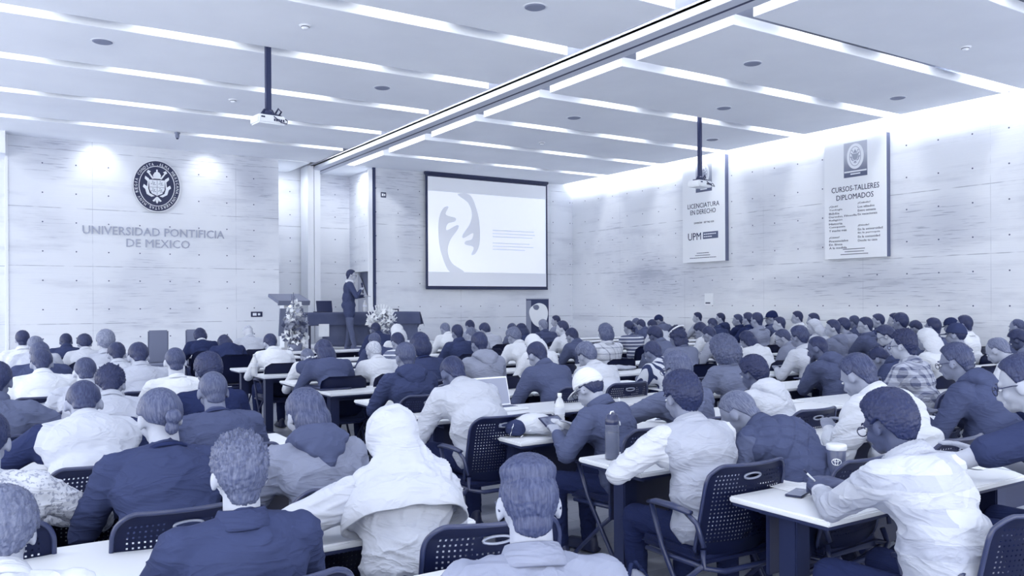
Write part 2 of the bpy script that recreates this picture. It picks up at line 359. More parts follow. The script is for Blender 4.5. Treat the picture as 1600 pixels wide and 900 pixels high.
def seal_relief(bm,k,y0,y1):
    """shield, tiara, keys and scrolls in light relief"""
    sh=[(-.17,.14),(.17,.14),(.16,-.08),(.11,-.17),(0,-.22),(-.11,-.17),(-.16,-.08)]
    poly(bm,[(x*k,z*k) for x,z in sh],y0,y1)
    for s in (1,-1):
        poly(bm,[(s*x*k,z*k) for x,z in [(.17,.16),(.25,.22),(.26,.16),(.20,.1),(.21,-.02),(.28,.03),(.30,-.03),(.25,-.08),(.22,-.19),(.12,-.25),(.05,-.23),(.16,-.17),(.19,-.06)]],y0,y1)
        poly(bm,[(s*x*k,z*k) for x,z in [(.06,.17),(.16,.30),(.13,.33),(.19,.36),(.22,.31),(.18,.28),(.10,.16)]],y0,y1)
        poly(bm,[(s*x*k,z*k) for x,z in [(.01,-.24),(.10,-.34),(.06,-.36),(.02,-.30)]],y0,y1)
    poly(bm,[(x*k,z*k) for x,z in [(-.07,.17),(-.085,.25),(-.05,.31),(-.015,.33),(-.015,.38),(.015,.38),(.015,.33),(.05,.31),(.085,.25),(.07,.17)]],y0,y1)
    poly(bm,[(x*k,z*k) for x,z in [(-.02,-.25),(-.03,-.35),(0,-.40),(.03,-.35),(.02,-.25)]],y0,y1)
t=thing('university_seal','round dark university seal with white shield and ring of letters','seal',(3.152,YB-.005,4.10))
m_navy=mat('seal_enamel',.04,.4,spec=.4); m_rel=mat('seal_relief',.95,.5)
bm=bmesh.new(); disc(bm,.47,.545,-.06,0); obj('disc',bm,m_navy,t)
bm=bmesh.new(); ell_ring(bm,.475,.55,.014,-.07,-.05); ell_ring(bm,.36,.43,.012,-.07,-.055); obj('rim_ring',bm,m_rel,t)
bm=bmesh.new(); seal_relief(bm,.93,-.078,-.058); sr=obj('shield',bm,m_rel,t)
bm=bmesh.new(); box(bm,-.004,.004,-.083,-.077,-.19,.125); box(bm,-.145,.145,-.083,-.077,-.03,-.022)
for (cx,cz) in ((-.075,.05),(.075,.05),(-.07,-.1),(.07,-.1)):
    for i in range(7):
        a=i*2.4; rr=.012+.006*i; box(bm,cx+rr*math.cos(a)-.012,cx+rr*math.cos(a)+.012,-.083,-.077,cz+rr*math.sin(a)-.007,cz+rr*math.sin(a)+.007)
obj('shield_quarters',bm,mat('seal_grey',.5,.5),sr)
tb=arc_text('·ALMA MEXICANA·UNIVERSITAS·MANV REGIA CONDITA',.44,.062,-2,352)
for v in tb.verts: v.co.x*=.88; v.co.y-=.062
obj('ring_lettering',tb,m_rel,t)
# ------------------------------------------------------------------ projection screen
t=thing('projection_screen','large projection screen with dark border on the front wall','screen',(9.52,YB-.16,1.95))
SW,SH=3.79,2.91
bm=bmesh.new(); box(bm,0,SW,.0,.03,0,SH); obj('border',bm,m_black,t)
bm=bmesh.new(); box(bm,-.02,SW+.02,-.05,.09,SH-.005,SH+.09,.02); obj('casing',bm,m_black,t)
bm=bmesh.new(); tube(bm,[(0,.01,-.01),(SW,.01,-.01)],.022); obj('bottom_bar',bm,m_black,t)
scr=bpy.data.materials.new('projected_slide'); scr.use_nodes=True; b=scr.node_tree.nodes['Principled BSDF']; b.inputs['Base Color'].default_value=duo(.93); b.inputs['Emission Color'].default_value=duo(.97); b.inputs['Emission Strength'].default_value=.12
bm=bmesh.new(); box(bm,.055,SW-.055,-.006,0,.055,SH-.05); fab=obj('screen_fabric',bm,scr,t)
m_sl=mat('slide_white',1.0,.8,emit=.25); m_sg=mat('slide_grey',.88,.8,emit=.14); m_sg2=mat('slide_pale_grey',.9,.8,emit=.1); m_tx=mat('slide_text',.88,.8,emit=.12)
bm=bmesh.new(); box(bm,.055,SW-.09,-.010,-.006,.42,SH-.42); sl=obj('slide',bm,m_sl,fab)
bm=bmesh.new(); box(bm,.055,SW-.055,-.009,-.006,.055,.42); obj('slide_band',bm,m_sg2,fab)
bm=bmesh.new(); box(bm,.055,SW-.055,-.009,-.006,SH-.42,SH-.05); obj('slide_band',bm,m_sg2,fab)
def blob(bm,c,pts,y0=-.014,y1=-.010): poly(bm,[(c[0]+x,c[1]+z) for x,z in pts],y0,y1)
def smoothpoly(P,n=6):
    out=[];N=len(P)
    for i in range(N):
        p0,p1,p2,p3=P[i-1],P[i],P[(i+1)%N],P[(i+2)%N]
        for j in range(n):
            t_=j/n
            out.append(tuple(.5*((2*p1[q])+(-p0[q]+p2[q])*t_+(2*p0[q]-5*p1[q]+4*p2[q]-p3[q])*t_*t_+(-p0[q]+3*p1[q]-3*p2[q]+p3[q])*t_**3) for q in (0,1)))
    return out
# two generic curved swirl shapes as the slide picture
bm=bmesh.new()
A_=[(-.52,-.55),(-.60,-.1),(-.58,.35),(-.45,.62),(-.30,.66),(-.38,.45),(-.1,.38),(-.12,.28),(-.32,.22),(-.36,.05),(-.05,.2),(-.02,.1),(-.25,-.2),(-.33,-.5),(-.2,-.8),(.15,-1.02),(-.28,-1.02)]
blob(bm,(.95,1.45),smoothpoly(A_)); blob(bm,(1.05,1.5),smoothpoly([(-x*.9,-z*.93) for x,z in A_]))
obj('slide_picture',bm,m_sg,sl)
bm=bmesh.new()
for i,w in enumerate((.0,1.35,1.38,1.3,.0,1.2,1.33,1.05)):
    if w: box(bm,1.98,1.98+w,-.0125,-.010,1.63-i*.085,1.655-i*.085)
obj('slide_text_lines',bm,m_tx,sl)
# ------------------------------------------------------------------ banners on the right wall
m_ban=mat('banner_vinyl',.96,.45,bump=.15,bscale=3); m_txt=mat('banner_ink',.03,.6); m_side=mat('banner_side',.35,.6)
def grad_mat():
    m=bpy.data.materials.new('banner_photo'); m.use_nodes=True; g=NT(m); b=g.nt.nodes['Principled BSDF']; tc=g.n('ShaderNodeTexCoord'); s=g.n('ShaderNodeSeparateXYZ'); g.l(tc.outputs['Generated'],s.inputs[0])
    n=g.n('ShaderNodeTexNoise'); n.inputs['Scale'].default_value=5; g.l(tc.outputs['Generated'],n.inputs['Vector'])
    r=g.n('ShaderNodeValToRGB'); r.color_ramp.elements[0].color=duo(.3); r.color_ramp.elements[1].color=duo(.72); r.color_ramp.elements[0].position=.15; r.color_ramp.elements[1].position=.75
    g.l(g.m('ADD',s.outputs[2],g.m('MULTIPLY',n.outputs['Fac'],.15)),r.inputs['Fac']); g.l(r.outputs['Color'],b.inputs['Base Color']); b.inputs['Roughness'].default_value=.5
    return m
m_grad=grad_mat()
def banner(y1,z0,z1,wid,label):
    """local x runs from the far end (y1) towards the camera end"""
    t=thing('wall_banner',label,'banner',(XR-.12,y1,z0),R(-90)); h=z1-z0
    bm=bmesh.new(); box(bm,0,wid,0,.12,0,h,.004); obj('frame_box',bm,m_side,t)
    bm=bmesh.new(); box(bm,-.005,wid+.005,-.012,0,-.005,h+.005,.002); p=obj('vinyl',bm,m_ban,t)
    bm=bmesh.new(); box(bm,.33*wid,.71*wid,-.016,-.012,h*.675,h*.965); q=obj('emblem_photo',bm,m_grad,p)
    bm=bmesh.new(); disc(bm,.18,.245,-.021,-.016,40); bmesh.ops.translate(bm,vec=(.52*wid,0,h*.845),verts=bm.verts); obj('emblem',bm,m_ban,p)
    bm=bmesh.new(); ell_ring(bm,.125,.19,.01,-.024,-.020,40); seal_relief(bm,.36,-.024,-.020); bmesh.ops.translate(bm,vec=(.52*wid,0,h*.845),verts=bm.verts); obj('emblem_lines',bm,mat('emblem_line_grey',.62,.6),p)
    bm=bmesh.new(); box(bm,.34*wid,.70*wid,-.019,-.016,h*.715,h*.727); box(bm,.44*wid,.6*wid,-.019,-.016,h*.695,h*.705); obj('emblem_caption',bm,m_ban,p)
    return t,p,h
def btext(p,s,x,z,w,h,m=m_txt): link('lettering',text_mesh(s,w,h,.0015),m,p,Matrix.Translation((x,-.014,z)))
t,p,h=banner(10.45,2.40,4.72,1.33,'wall banner reading CURSOS-TALLERES DIPLOMADOS on the right wall')
btext(p,'CURSOS-TALLERES',.16,1.30,1.03,.105); btext(p,'DIPLOMADOS',.27,1.14,.80,.105)
lines=['¿Qué?','Teología','Biblia','Derecho, Filosofía','Religión','Historia','Catequesis','Y mucho más','','¿Cómo?','Presenciales','En línea','A la medida']
for i,s in enumerate(lines):
    if s: btext(p,s,.10,1.01-i*.068,.032*len(s)+.04,.042)
for i,s in enumerate(['¿Cuándo?','Los sábados','Entre semana','En vacaciones','','','¿Dónde?','En la universidad','En la parroquia','En la comunidad','Desde tu casa']):
    if s: btext(p,s,.74,1.03-i*.072,.028*len(s)+.04,.042)
for i,w in enumerate((.5,.42,.6)): 
    bm=bmesh.new(); n_=int(w/.03)
    for j in range(n_): box(bm,.66-w/2+j*.03,.66-w/2+j*.03+.02,-.016,-.012,.17-i*.05,.185-i*.05)
    obj('fine_print',bm,m_txt,p)
t,p,h=banner(14.42,2.50,4.92,1.33,'wall banner reading LICENCIATURA EN DERECHO behind the right projector')
btext(p,'LICENCIATURA',.17,1.27,1.0,.11); btext(p,'EN DERECHO',.26,1.12,.80,.11); btext(p,'DIVISIÓN · SEP 962 020',.38,.90,.62,.05)
btext(p,'UPM',.18,.52,.42,.17)
bm=bmesh.new(); box(bm,.66,1.13,-.016,-.012,.53,.69); lp=obj('logo_block',bm,mat('logo_grey',.3,.6),p)
bm=bmesh.new()
for i in range(2):
    for j in range(6-i*2): box(bm,.69+j*.065,.745+j*.065,-.019,-.016,.63-i*.06,.65-i*.06)
obj('logo_print',bm,m_ban,lp)
for i,w in enumerate((.4,.5,.85)): 
    bm=bmesh.new(); n_=int(w/.03)
    for j in range(n_): box(bm,.66-w/2+j*.03,.66-w/2+j*.03+.02,-.016,-.012,.20-i*.055,.215-i*.055)
    obj('fine_print',bm,m_txt,p)
# ------------------------------------------------------------------ stage
SZ=.61
bm=bmesh.new(); box(bm,4.4,9.6,15.35,19,0,SZ-.04,.01); box(bm,4.38,9.62,15.33,19,SZ-.04,SZ,.004); struct('floor_stage',bm,mat('stage_boards',.82,.5,var=.05))
m_cloth=mat('navy_tablecloth',.3,.9,bump=.2,bscale=8,var=.03); m_cloth2=mat('navy_overcloth',.24,.85,var=.03)
# stage table
t=thing('stage_table','long stage table beneath the dark cloth','table',(0,0,SZ))
TX0,TX1,TY0,TY1=5.60,8.06,16.42,17.1; TZ=.75
bm=bmesh.new(); box(bm,TX0,TX1,TY0,TY1,TZ-.03,TZ,.004); obj('tabletop',bm,m_dark,t)
for x in (TX0+.05,TX1-.05):
    for y in (TY0+.06,TY1-.06):
        bm=bmesh.new(); box(bm,x-.02,x+.02,y-.02,y+.02,0,TZ-.03); obj('leg',bm,m_black,t)
def drape(bm,x0,x1,ytop0,ytop1,zt,zb,amp=.015,nf=9):
    """cloth: top sheet and folded front skirt as one solid strip"""
    nx=60; rows=[(ytop1,zt),(ytop0,zt),(ytop0-.012,zt-.01)]
    for j in range(1,9): rows.append((ytop0-.015-.03*j/8,zt-.01+(zb-zt+.01)*j/8))
    g_=[]
    for j,(y,z) in enumerate(rows):
        row=[]
        for i in range(nx+1):
            u=i/nx; x=x0+(x1-x0)*u
            k=max(0,j-2)/8
            row.append(bm.verts.new((x,y-amp*k*(1+math.sin(u*nf*2*PI+1.3*math.sin(u*17))),z+.006*k*math.sin(u*23))))
        g_.append(row)
    for j in range(len(g_)-1):
        for i in range(nx): bm.faces.new((g_[j][i],g_[j][i+1],g_[j+1][i+1],g_[j+1][i]))
bm=bmesh.new(); drape(bm,TX0+.28,TX1+.0,TY0-.01,TY1+.01,SZ+TZ+.008,SZ+.06,.012,5)
cl=obj('tablecloth',bm,m_cloth,smooth=True); tag(cl,'dark cloth hanging to the floor over the stage table front','tablecloth')
so=cl.modifiers.new('s','SOLIDIFY'); so.thickness=.006; so.offset=1
bm=bmesh.new(); drape(bm,TX0-.04,TX1+.05,TY0-.04,TY1+.02,SZ+TZ+.016,SZ+.50,.008,4)
# hanging ends
for x,s in ((TX1+.05,1),(TX0-.04,-1)):
    n=8; 
    A=[bm.verts.new((x+s*.01,TY0-.04+(TY1-TY0+.06)*i/n,SZ+TZ+.016)) for i in range(n+1)]
    Bv=[bm.verts.new((x+s*(.09+.03*math.sin(i*2)),TY0-.08+(TY1-TY0+.1)*i/n,SZ+.45+.05*math.sin(i*1.3))) for i in range(n+1)]
    for i in range(n): bm.faces.new((A[i],A[i+1],Bv[i+1],Bv[i]))
cl=obj('tablecloth',bm,m_cloth2,smooth=True); tag(cl,'short dark overcloth with hanging corners on the stage table top','tablecloth')
so=cl.modifiers.new('s','SOLIDIFY'); so.thickness=.006; so.offset=1
# paper sign hanging at table end
t=thing('paper_sign','white paper sheet hung on the left end of the stage table','paper sign',(5.88,16.3,SZ+.30))
bm=bmesh.new(); box(bm,-.1,.12,-.01,0,-.02,.24,.002); obj('sheet',bm,m_plast,t)
bm=bmesh.new(); tube(bm,[(.02,-.012,.06),(.03,-.012,.14),(.05,-.012,.1),(.07,-.012,.16)],.006,6); obj('drawn_mark',bm,m_sg,t)
# laptop, bottle, papers on stage table
TT=SZ+TZ+.026
def laptop(loc,rz,label,w=.36,open_deg=100,tone_screen=None,group=None):
    t=thing('laptop',label,'laptop',loc,rz,group)
    bm=bmesh.new(); box(bm,-w/2,w/2,-.12,.12,0,.016,.004); b_=obj('base',bm,m_black if tone_screen is None else m_plast,t)
    bm=bmesh.new()
    for i in range(10):
        for j in range(4): box(bm,-w*.42+i*w*.085,-w*.42+i*w*.085+w*.07,-.01+j*.028,.012+j*.028,.016,.018)
    obj('keyboard',bm,mat('keys',.3,.6),b_)
    L=bpy.data.objects.new('lid_',None)
    M=Matrix.Translation((0,.12,.012))@Matrix.Rotation(R(90-open_deg),4,'X')
    bm=bmesh.new(); box(bm,-w/2,w/2,0,.010,0,.235,.003); l_=obj('lid',bm,m_black if tone_screen is None else m_plast,t,M=M)
    bpy.data.objects.remove(L)
    bm=bmesh.new(); box(bm,-w/2+.012,w/2-.012,-.003,0,.014,.222); obj('display',bm,m_black if tone_screen is None else mat('display_glow',tone_screen,.4,emit=.3),l_)
    return t
laptop((6.03,16.75,TT),R(180),'black laptop seen from its lid on the stage table',.34,75)
def bottle(loc,h,r,label,tone=.85,cap=.6,name='water_bottle',rz=0,group=None):
    t=thing(name,label,'bottle',loc,rz,group)
    bm=bmesh.new(); lathe(bm,[(0,0),(r*.9,0),(r,.01),(r,h*.3),(r*.92,h*.34),(r,h*.38),(r,h*.66),(r*.75,h*.78),(r*.36,h*.88),(r*.36,h*.92)],20); obj('body',bm,glass_m(tone),t,True)
    bm=bmesh.new(); lathe(bm,[(0,h),(r*.40,h),(r*.42,h*.985),(r*.42,h*.91),(r*.38,h*.905)],16); obj('cap',bm,mat('bottle_cap',cap,.5),t,True)
    bm=bmesh.new(); lathe(bm,[(r*1.01,h*.42),(r*1.02,h*.43),(r*1.02,h*.6),(r*1.01,h*.61)],20); obj('label',bm,mat('bottle_label',.8,.6),t,True)
    return t
def glass_m(t):
    k=('clear_plastic',t)
    if k in MATS: return MATS[k]
    m=bpy.data.materials.new('clear_plastic'); m.use_nodes=True; b=m.node_tree.nodes['Principled BSDF']; b.inputs['Base Color'].default_value=duo(t); b.inputs['Roughness'].default_value=.12; b.inputs['Alpha'].default_value=.6; b.inputs['Specular IOR Level'].default_value=.8
    MATS[k]=m; return m
bottle((6.92,16.62,TT),.25,.045,'clear water bottle standing on the stage table right of the speaker',.95,.95)
t=thing('paper_stack','low stack of white papers on the stage table','papers',(7.35,16.6,TT),.1)
bm=bmesh.new(); box(bm,-.28,.28,-.12,.12,0,.03,.003); obj('sheets',bm,m_plast,t); bm=bmesh.new(); box(bm,-.1,.2,-.1,.1,.03,.045,.003,M=Matrix.Rotation(.2,4,'Z')); obj('top_sheets',bm,m_plast,t)
# ------------------------------------------------------------------ podium
t=thing('podium','slanted-top speaking podium with pale column and dark panel','podium',(5.50,17.35,SZ),R(8))
m_pd=mat('podium_grey',.42,.6); 
bm=bmesh.new()
P=[(-.32,-.25,.98),(.32,-.25,.98),(.32,.22,1.13),(-.32,.22,1.13)]
Mx=Matrix.Translation((0,0,1.05))@Matrix.Rotation(R(17),4,'X'); box(bm,-.36,.36,-.26,.26,-.02,.05,.006,M=Mx); box(bm,-.36,.36,-.27,-.24,-.05,.05,.004,M=Mx); obj('reading_top',bm,m_pd,t)
bm=bmesh.new(); box(bm,-.16,.16,-.1,.12,.04,1.04,.006); obj('column',bm,m_plast,t)
bm=bmesh.new(); poly(bm,[(-.30,.28),(.30,.28),(.26,.86),(-.26,.86)],-.14,-.11); obj('front_panel',bm,m_pd,t)
bm=bmesh.new(); box(bm,-.28,.28,-.2,.22,0,.04,.006); obj('foot',bm,m_plast,t)
# ------------------------------------------------------------------ flowers
def petals(bm,c,r,n,rng,sz):
    for i in range(n):
        d=Vector((rng.gauss(0,1),rng.gauss(0,1),rng.gauss(0,1))).normalized()
        p=c+Vector((d.x*r[0],d.y*r[1],d.z*r[2]))*rng.uniform(.35,1)
        q=Euler((rng.uniform(0,6),rng.uniform(0,6),rng.uniform(0,6))).to_matrix().to_4x4()
        l=sz*rng.uniform(.7,1.4); w=l*.38
        vs=[bm.verts.new(p+q@Vector(v)) for v in ((0,0,0),(w,l*.5,l*.12),(0,l,0),(-w,l*.5,l*.12))]
        bm.faces.new(vs)
def flowers(name,label,loc,parts,cat='flowers'):
    t=thing(name,label,cat,loc); rng=random.Random(3)
    for nm,c,r,n,sz,m in parts:
        bm=bmesh.new(); petals(bm,Vector(c),r,n,rng,sz); o=obj(nm,bm,m,t); s_=o.modifiers.new('s','SOLIDIFY'); s_.thickness=.004
    return t
m_fl=mat('white_petals',1.0,.6); m_lf=mat('leaves',.3,.6); m_lf2=mat('pale_leaves',.6,.6)
t=flowers('flower_arrangement','tall arrangement of white flowers standing before the podium',(5.17,15.95,SZ),
 [('white_flowers',(0,0,.78),(.14,.12,.28),230,.075,m_fl),('foliage',(0,0,.55),(.2,.16,.42),230,.10,m_lf2),('lower_flowers',(0,0,.28),(.26,.18,.2),170,.10,m_fl),('dark_leaves',(0,0,.4),(.2,.15,.35),110,.12,m_lf)])
bm=bmesh.new()
for i in range(12):
    a=i*2.1; x=.12*math.cos(a)*(i%3)/2; bmx=.1*math.sin(a)
    tube(bm,[(0,0,.0),(x*.5,bmx*.5,.5),(x,bmx,.85+.03*i)],.006,6)
obj('stems',bm,m_lf,t); bm=bmesh.new(); lathe(bm,[(0,0),(.12,0),(.15,.16),(.13,.17),(0,.14)],20); obj('pot',bm,m_pd,t,True)
t=flowers('flower_bouquet','round bouquet of white flowers with dark centres before the stage table',(7.0,15.95,SZ+.0),
 [('white_flowers',(0,0,.62),(.3,.16,.22),330,.10,m_fl),('foliage',(0,0,.5),(.26,.14,.24),150,.10,m_lf2),('dark_centres',(0,-.08,.62),(.2,.1,.15),46,.06,m_lf)])
bm=bmesh.new()
for i in range(14):
    a=R(20+i*10); tube(bm,[(0,0,.4),(.3*math.cos(a),0,.45+.35*math.sin(a)),(.38*math.cos(a),-.02,.52+.42*math.sin(a))],[.004,.004,.014],6)
obj('buds',bm,m_fl,t); bm=bmesh.new(); lathe(bm,[(0,0),(.09,0),(.04,.1),(.04,.3),(.12,.42),(.1,.42),(0,.3)],20); obj('stand',bm,m_pd,t,True)
# ------------------------------------------------------------------ roll-up banner
t=thing('rollup_banner','dark roll-up banner with a pale face-like round shape near the corner','banner',(11.69,17.0,0))
bm=bmesh.new(); box(bm,-.34,.34,-.01,.0,.06,1.66); rb=obj('printed_panel',bm,mat('rollup_print',.12,.6),t)
bm=bmesh.new(); box(bm,-.34,-.2,-.014,-.01,.1,1.62); obj('side_print',bm,mat('rollup_grey',.5,.6),rb)
bm=bmesh.new(); poly(bm,smoothpoly([(-.24,.15),(-.27,-.02),(-.15,-.24),(.06,-.34),(.2,-.25),(.29,0),(.22,.2),(.0,.27)]),-.018,-.010); bmesh.ops.translate(bm,vec=(.02,0,1.28),verts=bm.verts); fc=obj('pale_shape',bm,m_plast,rb)
bm=bmesh.new(); poly(bm,smoothpoly([(-.1,.05),(-.07,-.03),(.03,-.05),(.08,.02),(.02,.08)]),-.022,-.018); bmesh.ops.translate(bm,vec=(-.04,0,1.43),verts=bm.verts); obj('dark_patch',bm,mat('patch',.4,.6),fc)
bm=bmesh.new(); box(bm,-.36,.36,-.08,.08,0,.07,.01); obj('base_case',bm,m_steel,t)
bm=bmesh.new(); box(bm,-.345,.345,-.02,.01,1.65,1.675,.003); obj('top_rail',bm,m_steel,t)
# ------------------------------------------------------------------ two high-backed chairs by the wall
def highback(x,y,label):
    t=thing('highback_chair',label,'chair',(x,y,0),0,'grey high-backed chairs by the logo wall')
    m=mat('grey_upholstery',.42,.8,bump=.1); 
    bm=bmesh.new(); box(bm,-.175,.175,.0,.06,.5,1.08,.02); 
    for v in bm.verts: v.co.y+=.05*(v.co.x/.17)**2*-1; v.co.z+=.02*(v.co.x/.17)**2 if v.co.z>.9 else 0
    obj('backrest',bm,m,t); bm=bmesh.new(); box(bm,-.21,.21,-.48,.0,.42,.5,.02); obj('seat',bm,m,t)
    for sx in (-.17,.17):
        for sy in (-.44,-.03): 
            bm=bmesh.new(); box(bm,sx-.02,sx+.02,sy-.02,sy+.02,0,.42); obj('leg',bm,m_dark,t)
highback(2.70,16.2,'grey high-backed empty chair left, under the seal wall'); highback(3.37,16.3,'grey high-backed empty chair right, behind the bobbed hair')

# ================================================================== PEOPLE LIBRARY
def V(*a): return Vector(a)
def rotx(a): return Matrix.Rotation(a,4,'X')
def add_ell(bm,c,r,rot=None,sub=2):
    M=Matrix.Translation(c)@(rot if rot is not None else Matrix.Identity(4))@Matrix.Diagonal((r[0],r[1],r[2],1))
    bmesh.ops.create_icosphere(bm,subdivisions=sub,radius=1,matrix=M)
def add_cap(bm,p,q,r1,r2,flat=None):
    p=Vector(p);q=Vector(q); ax=q-p; L=ax.length
    if L<1e-6: add_ell(bm,p,(r1,r1,r1)); return
    M=ax.to_track_quat('Z','Y').to_matrix().to_4x4(); seg=12
    rings=[]
    for i in range(0,5):
        a=-PI/2+i*PI/8; rings.append((r1*math.cos(a),r1*math.sin(a)))
    for i in range(0,5):
        a=i*PI/8; rings.append((r2*math.cos(a),L+r2*math.sin(a)))
    rings[0]=(0,-r1); rings[-1]=(0,L+r2)
    lathe(bm,rings,seg,M=Matrix.Translation(p)@M)
def remesh(name,bm,voxel,it=3,disp=None):
    me=bpy.data.meshes.new(name); bmesh.ops.recalc_face_normals(bm,faces=bm.faces); bm.to_mesh(me); bm.free()
    o=bpy.data.objects.new(name,me); COL.objects.link(o)
    m=o.modifiers.new('r','REMESH'); m.mode='VOXEL'; m.voxel_size=voxel; m.adaptivity=0
    s=o.modifiers.new('s','SMOOTH'); s.factor=.5; s.iterations=it
    dg=bpy.context.evaluated_depsgraph_get(); dg.update()
    out=bpy.data.meshes.new_from_object(o.evaluated_get(dg)); out.name=name
    bpy.data.objects.remove(o); bpy.data.meshes.remove(me)
    if disp:
        n=[v.normal.copy() for v in out.vertices]
        for v,nn in zip(out.vertices,n): v.co+=nn*disp(v.co,nn)
    for p in out.polygons: p.use_smooth=True
    out.materials.clear(); out.materials.append(None)
    return out
def ik(S_,T,l1,l2,pole):
    d=T-S_; L=min(d.length,(l1+l2)*.985); u=d.normalized(); T2=S_+u*L
    a=(l1*l1-l2*l2+L*L)/(2*L); h=math.sqrt(max(0,l1*l1-a*a))
    p=pole-u*pole.dot(u); p.normalize()
    return S_+u*a+p*h,T2
class Pose: pass
def make_pose(lean=12,curve=10,hp=15,hy=0,hr=0,wl=None,wr=None,pl=None,pr=None,sh=1.0,stand=False,hs=1.0,shrug=0,legs=None):
    P=Pose(); P.lean=lean; P.sh=sh
    a1=R(lean*.6); a2=R(lean+curve*.5); a3=R(lean+curve*1.3)
    z0=.55 if not stand else .93
    P.P=V(0,0,z0)
    P.W=P.P+V(0,math.sin(a1),math.cos(a1))*.17
    P.C=P.W+V(0,math.sin(a2),math.cos(a2))*.18
    P.N=P.C+V(0,math.sin(a3),math.cos(a3))*.155
    P.a2=a2; P.a3=a3; P.a1=a1
    P.RT=Matrix.Rotation(-a2,4,'X'); P.R3=Matrix.Rotation(-a3,4,'X'); P.R1=Matrix.Rotation(-a1,4,'X')
    P.S={s:P.N+(P.R3@V(s*.178*sh,0.005,-.055+shrug)) for s in (-1,1)}
    na=(a3+R(hp))*.5
    P.NK=P.N+V(0,math.sin(na),math.cos(na))*.060
    P.HR=Matrix.Rotation(-R(hy)*-1,4,'Z')@Matrix.Rotation(-R(hp),4,'X')@Matrix.Rotation(R(hr),4,'Y')
    P.H=P.NK+(P.HR@V(0,.022,.108))*1.0
    P.HM=Matrix.Translation(P.H)@P.HR@Matrix.Scale(hs,4)
    dl={-1:wl or V(-.13,.42,.80),1:wr or V(.13,.42,.80)}
    pp={-1:pl or V(-.7,-.5,-.6),1:pr or V(.7,-.5,-.6)}
    P.E={};P.Wr={};P.K={};P.A={}
    for s in (-1,1): P.E[s],P.Wr[s]=ik(P.S[s],Vector(dl[s]),.285,.255,pp[s])
    P.stand=stand
    for s in (-1,1):
        if stand:
            P.K[s]=V(s*.10,.02 if s>0 else .03,.50); P.A[s]=V(s*.115,-.02 if s<0 else .10,.09)
        else:
            P.K[s]=V(s*.15,.43,.53); P.A[s]=V(s*.15,.40,.10)
    return P
def head_prims(bm,P,hires):
    M=P.HM
    def e(c,r,sub=2): add_ell(bm,M@Vector(c),[x for x in r],P.HR,sub)
    e((0,-.010,0),(.0755,.096,.092),3); e((0,.028,-.045),(.060,.060,.074)); e((0,.045,-.088),(.044,.044,.034)); e((0,.072,-.104),(.020,.018,.017))
    for s in (-1,1):
        e((s*.036,.058,-.05),(.024,.026,.030)); e((s*.0795,-.004,-.032),(.0105,.020,.033)); e((s*.010,.100,-.058),(.008,.009,.007))
    add_cap(bm,M@V(-.034,.078,.002),M@V(.034,.078,.002),.012,.012)
    add_cap(bm,M@V(0,.086,-.012),M@V(0,.108,-.052),.009,.013)
    add_cap(bm,M@V(-.018,.092,-.080),M@V(.018,.092,-.080),.0065,.0065); add_cap(bm,M@V(-.015,.090,-.091),M@V(.015,.090,-.091),.0065,.0065)
def hand_prims(bm,P,s,grip='rest'):
    W=P.Wr[s]; E=P.E[s]; f=(W-E).normalized(); 
    up=V(0,0,1) if abs(f.z)<.8 else V(0,1,0)
    side=f.cross(up).normalized()*s; upv=side.cross(f)*s; upv=upv if upv.z>0 or abs(f.z)>.8 else -upv
    c=W+f*.045
    for k in range(4):
        q=W+f*.085+side*(-(k-1.5)*.019*-1)
        add_cap(bm,W+side*((k-1.5)*.012),q,.016,.0125)
        l=[.072,.08,.074,.058][k if s>0 else k]
        drop={'rest':.25,'curl':.9}[grip]
        d1=(f*math.cos(drop*.6)-upv*math.sin(drop*.6)); d2=(f*math.cos(drop*1.5)-upv*math.sin(drop*1.5))
        m=q+d1*l*.5; add_cap(bm,q,m,.0095,.0088); add_cap(bm,m,m+d2*l*.5,.0088,.0075)
    b=W+f*.02-side*.02; m=b+(f*.6-side*.75-upv*.2).normalized()*.045; add_cap(bm,b,m,.013,.011); add_cap(bm,m,m+(f*.9-side*.2-upv*.3).normalized()*.032,.0105,.0085)
def body_mesh(P,voxel,grip=('rest','rest'),bulk=1.0):
    bm=bmesh.new(); head_prims(bm,P,voxel<.01)
    add_cap(bm,P.N+V(0,-.005,-.02),P.HM@V(0,-.022,-.055),.060,.057)
    add_cap(bm,P.N,P.HM@V(0,.0,-.07),.055,.05)
    add_ell(bm,P.C,(.15*P.sh,.095,.17),P.RT); add_ell(bm,P.W,(.135*P.sh,.10,.14),P.R1); add_ell(bm,P.P,(.155*P.sh,.12,.11))
    for s in (-1,1):
        add_cap(bm,P.N+V(0,0,-.02),P.S[s],.045,.052)
        add_cap(bm,P.S[s],P.E[s],.049,.037); add_cap(bm,P.E[s],P.Wr[s],.036,.025)
        hand_prims(bm,P,s,grip[0 if s<0 else 1])
        add_cap(bm,P.P+V(s*.085,0,-.02),P.K[s],.078,.052); add_cap(bm,P.K[s],P.A[s],.050,.036); add_cap(bm,P.A[s]+V(0,-.02,-.05),P.A[s]+V(s*.02,.13,-.055),.034,.028)
    return remesh('body',bm,voxel,3)
def folds(amp,seed=0,scale=1.0):
    o=Vector((seed*3.1,seed*1.7,seed*.9))
    def f(c,n):
        w=noise.noise(Vector((c.x*3,c.y*3,c.z*3))+o)*.8
        v=noise.noise(Vector((c.x*7*scale+w*2,c.y*5*scale+w,c.z*15*scale+w*3))+o)
        v2=noise.noise(Vector((c.x*16,c.y*14,c.z*30+w*5))*scale+o)
        r=max(0,1-abs(v)*4.5); v3=noise.noise(Vector((c.x*4*scale+w,c.y*4*scale,c.z*6*scale-w*2))+o)
        return amp*(.55*r*r+v2*.16+v3*.75-.2)
    return f
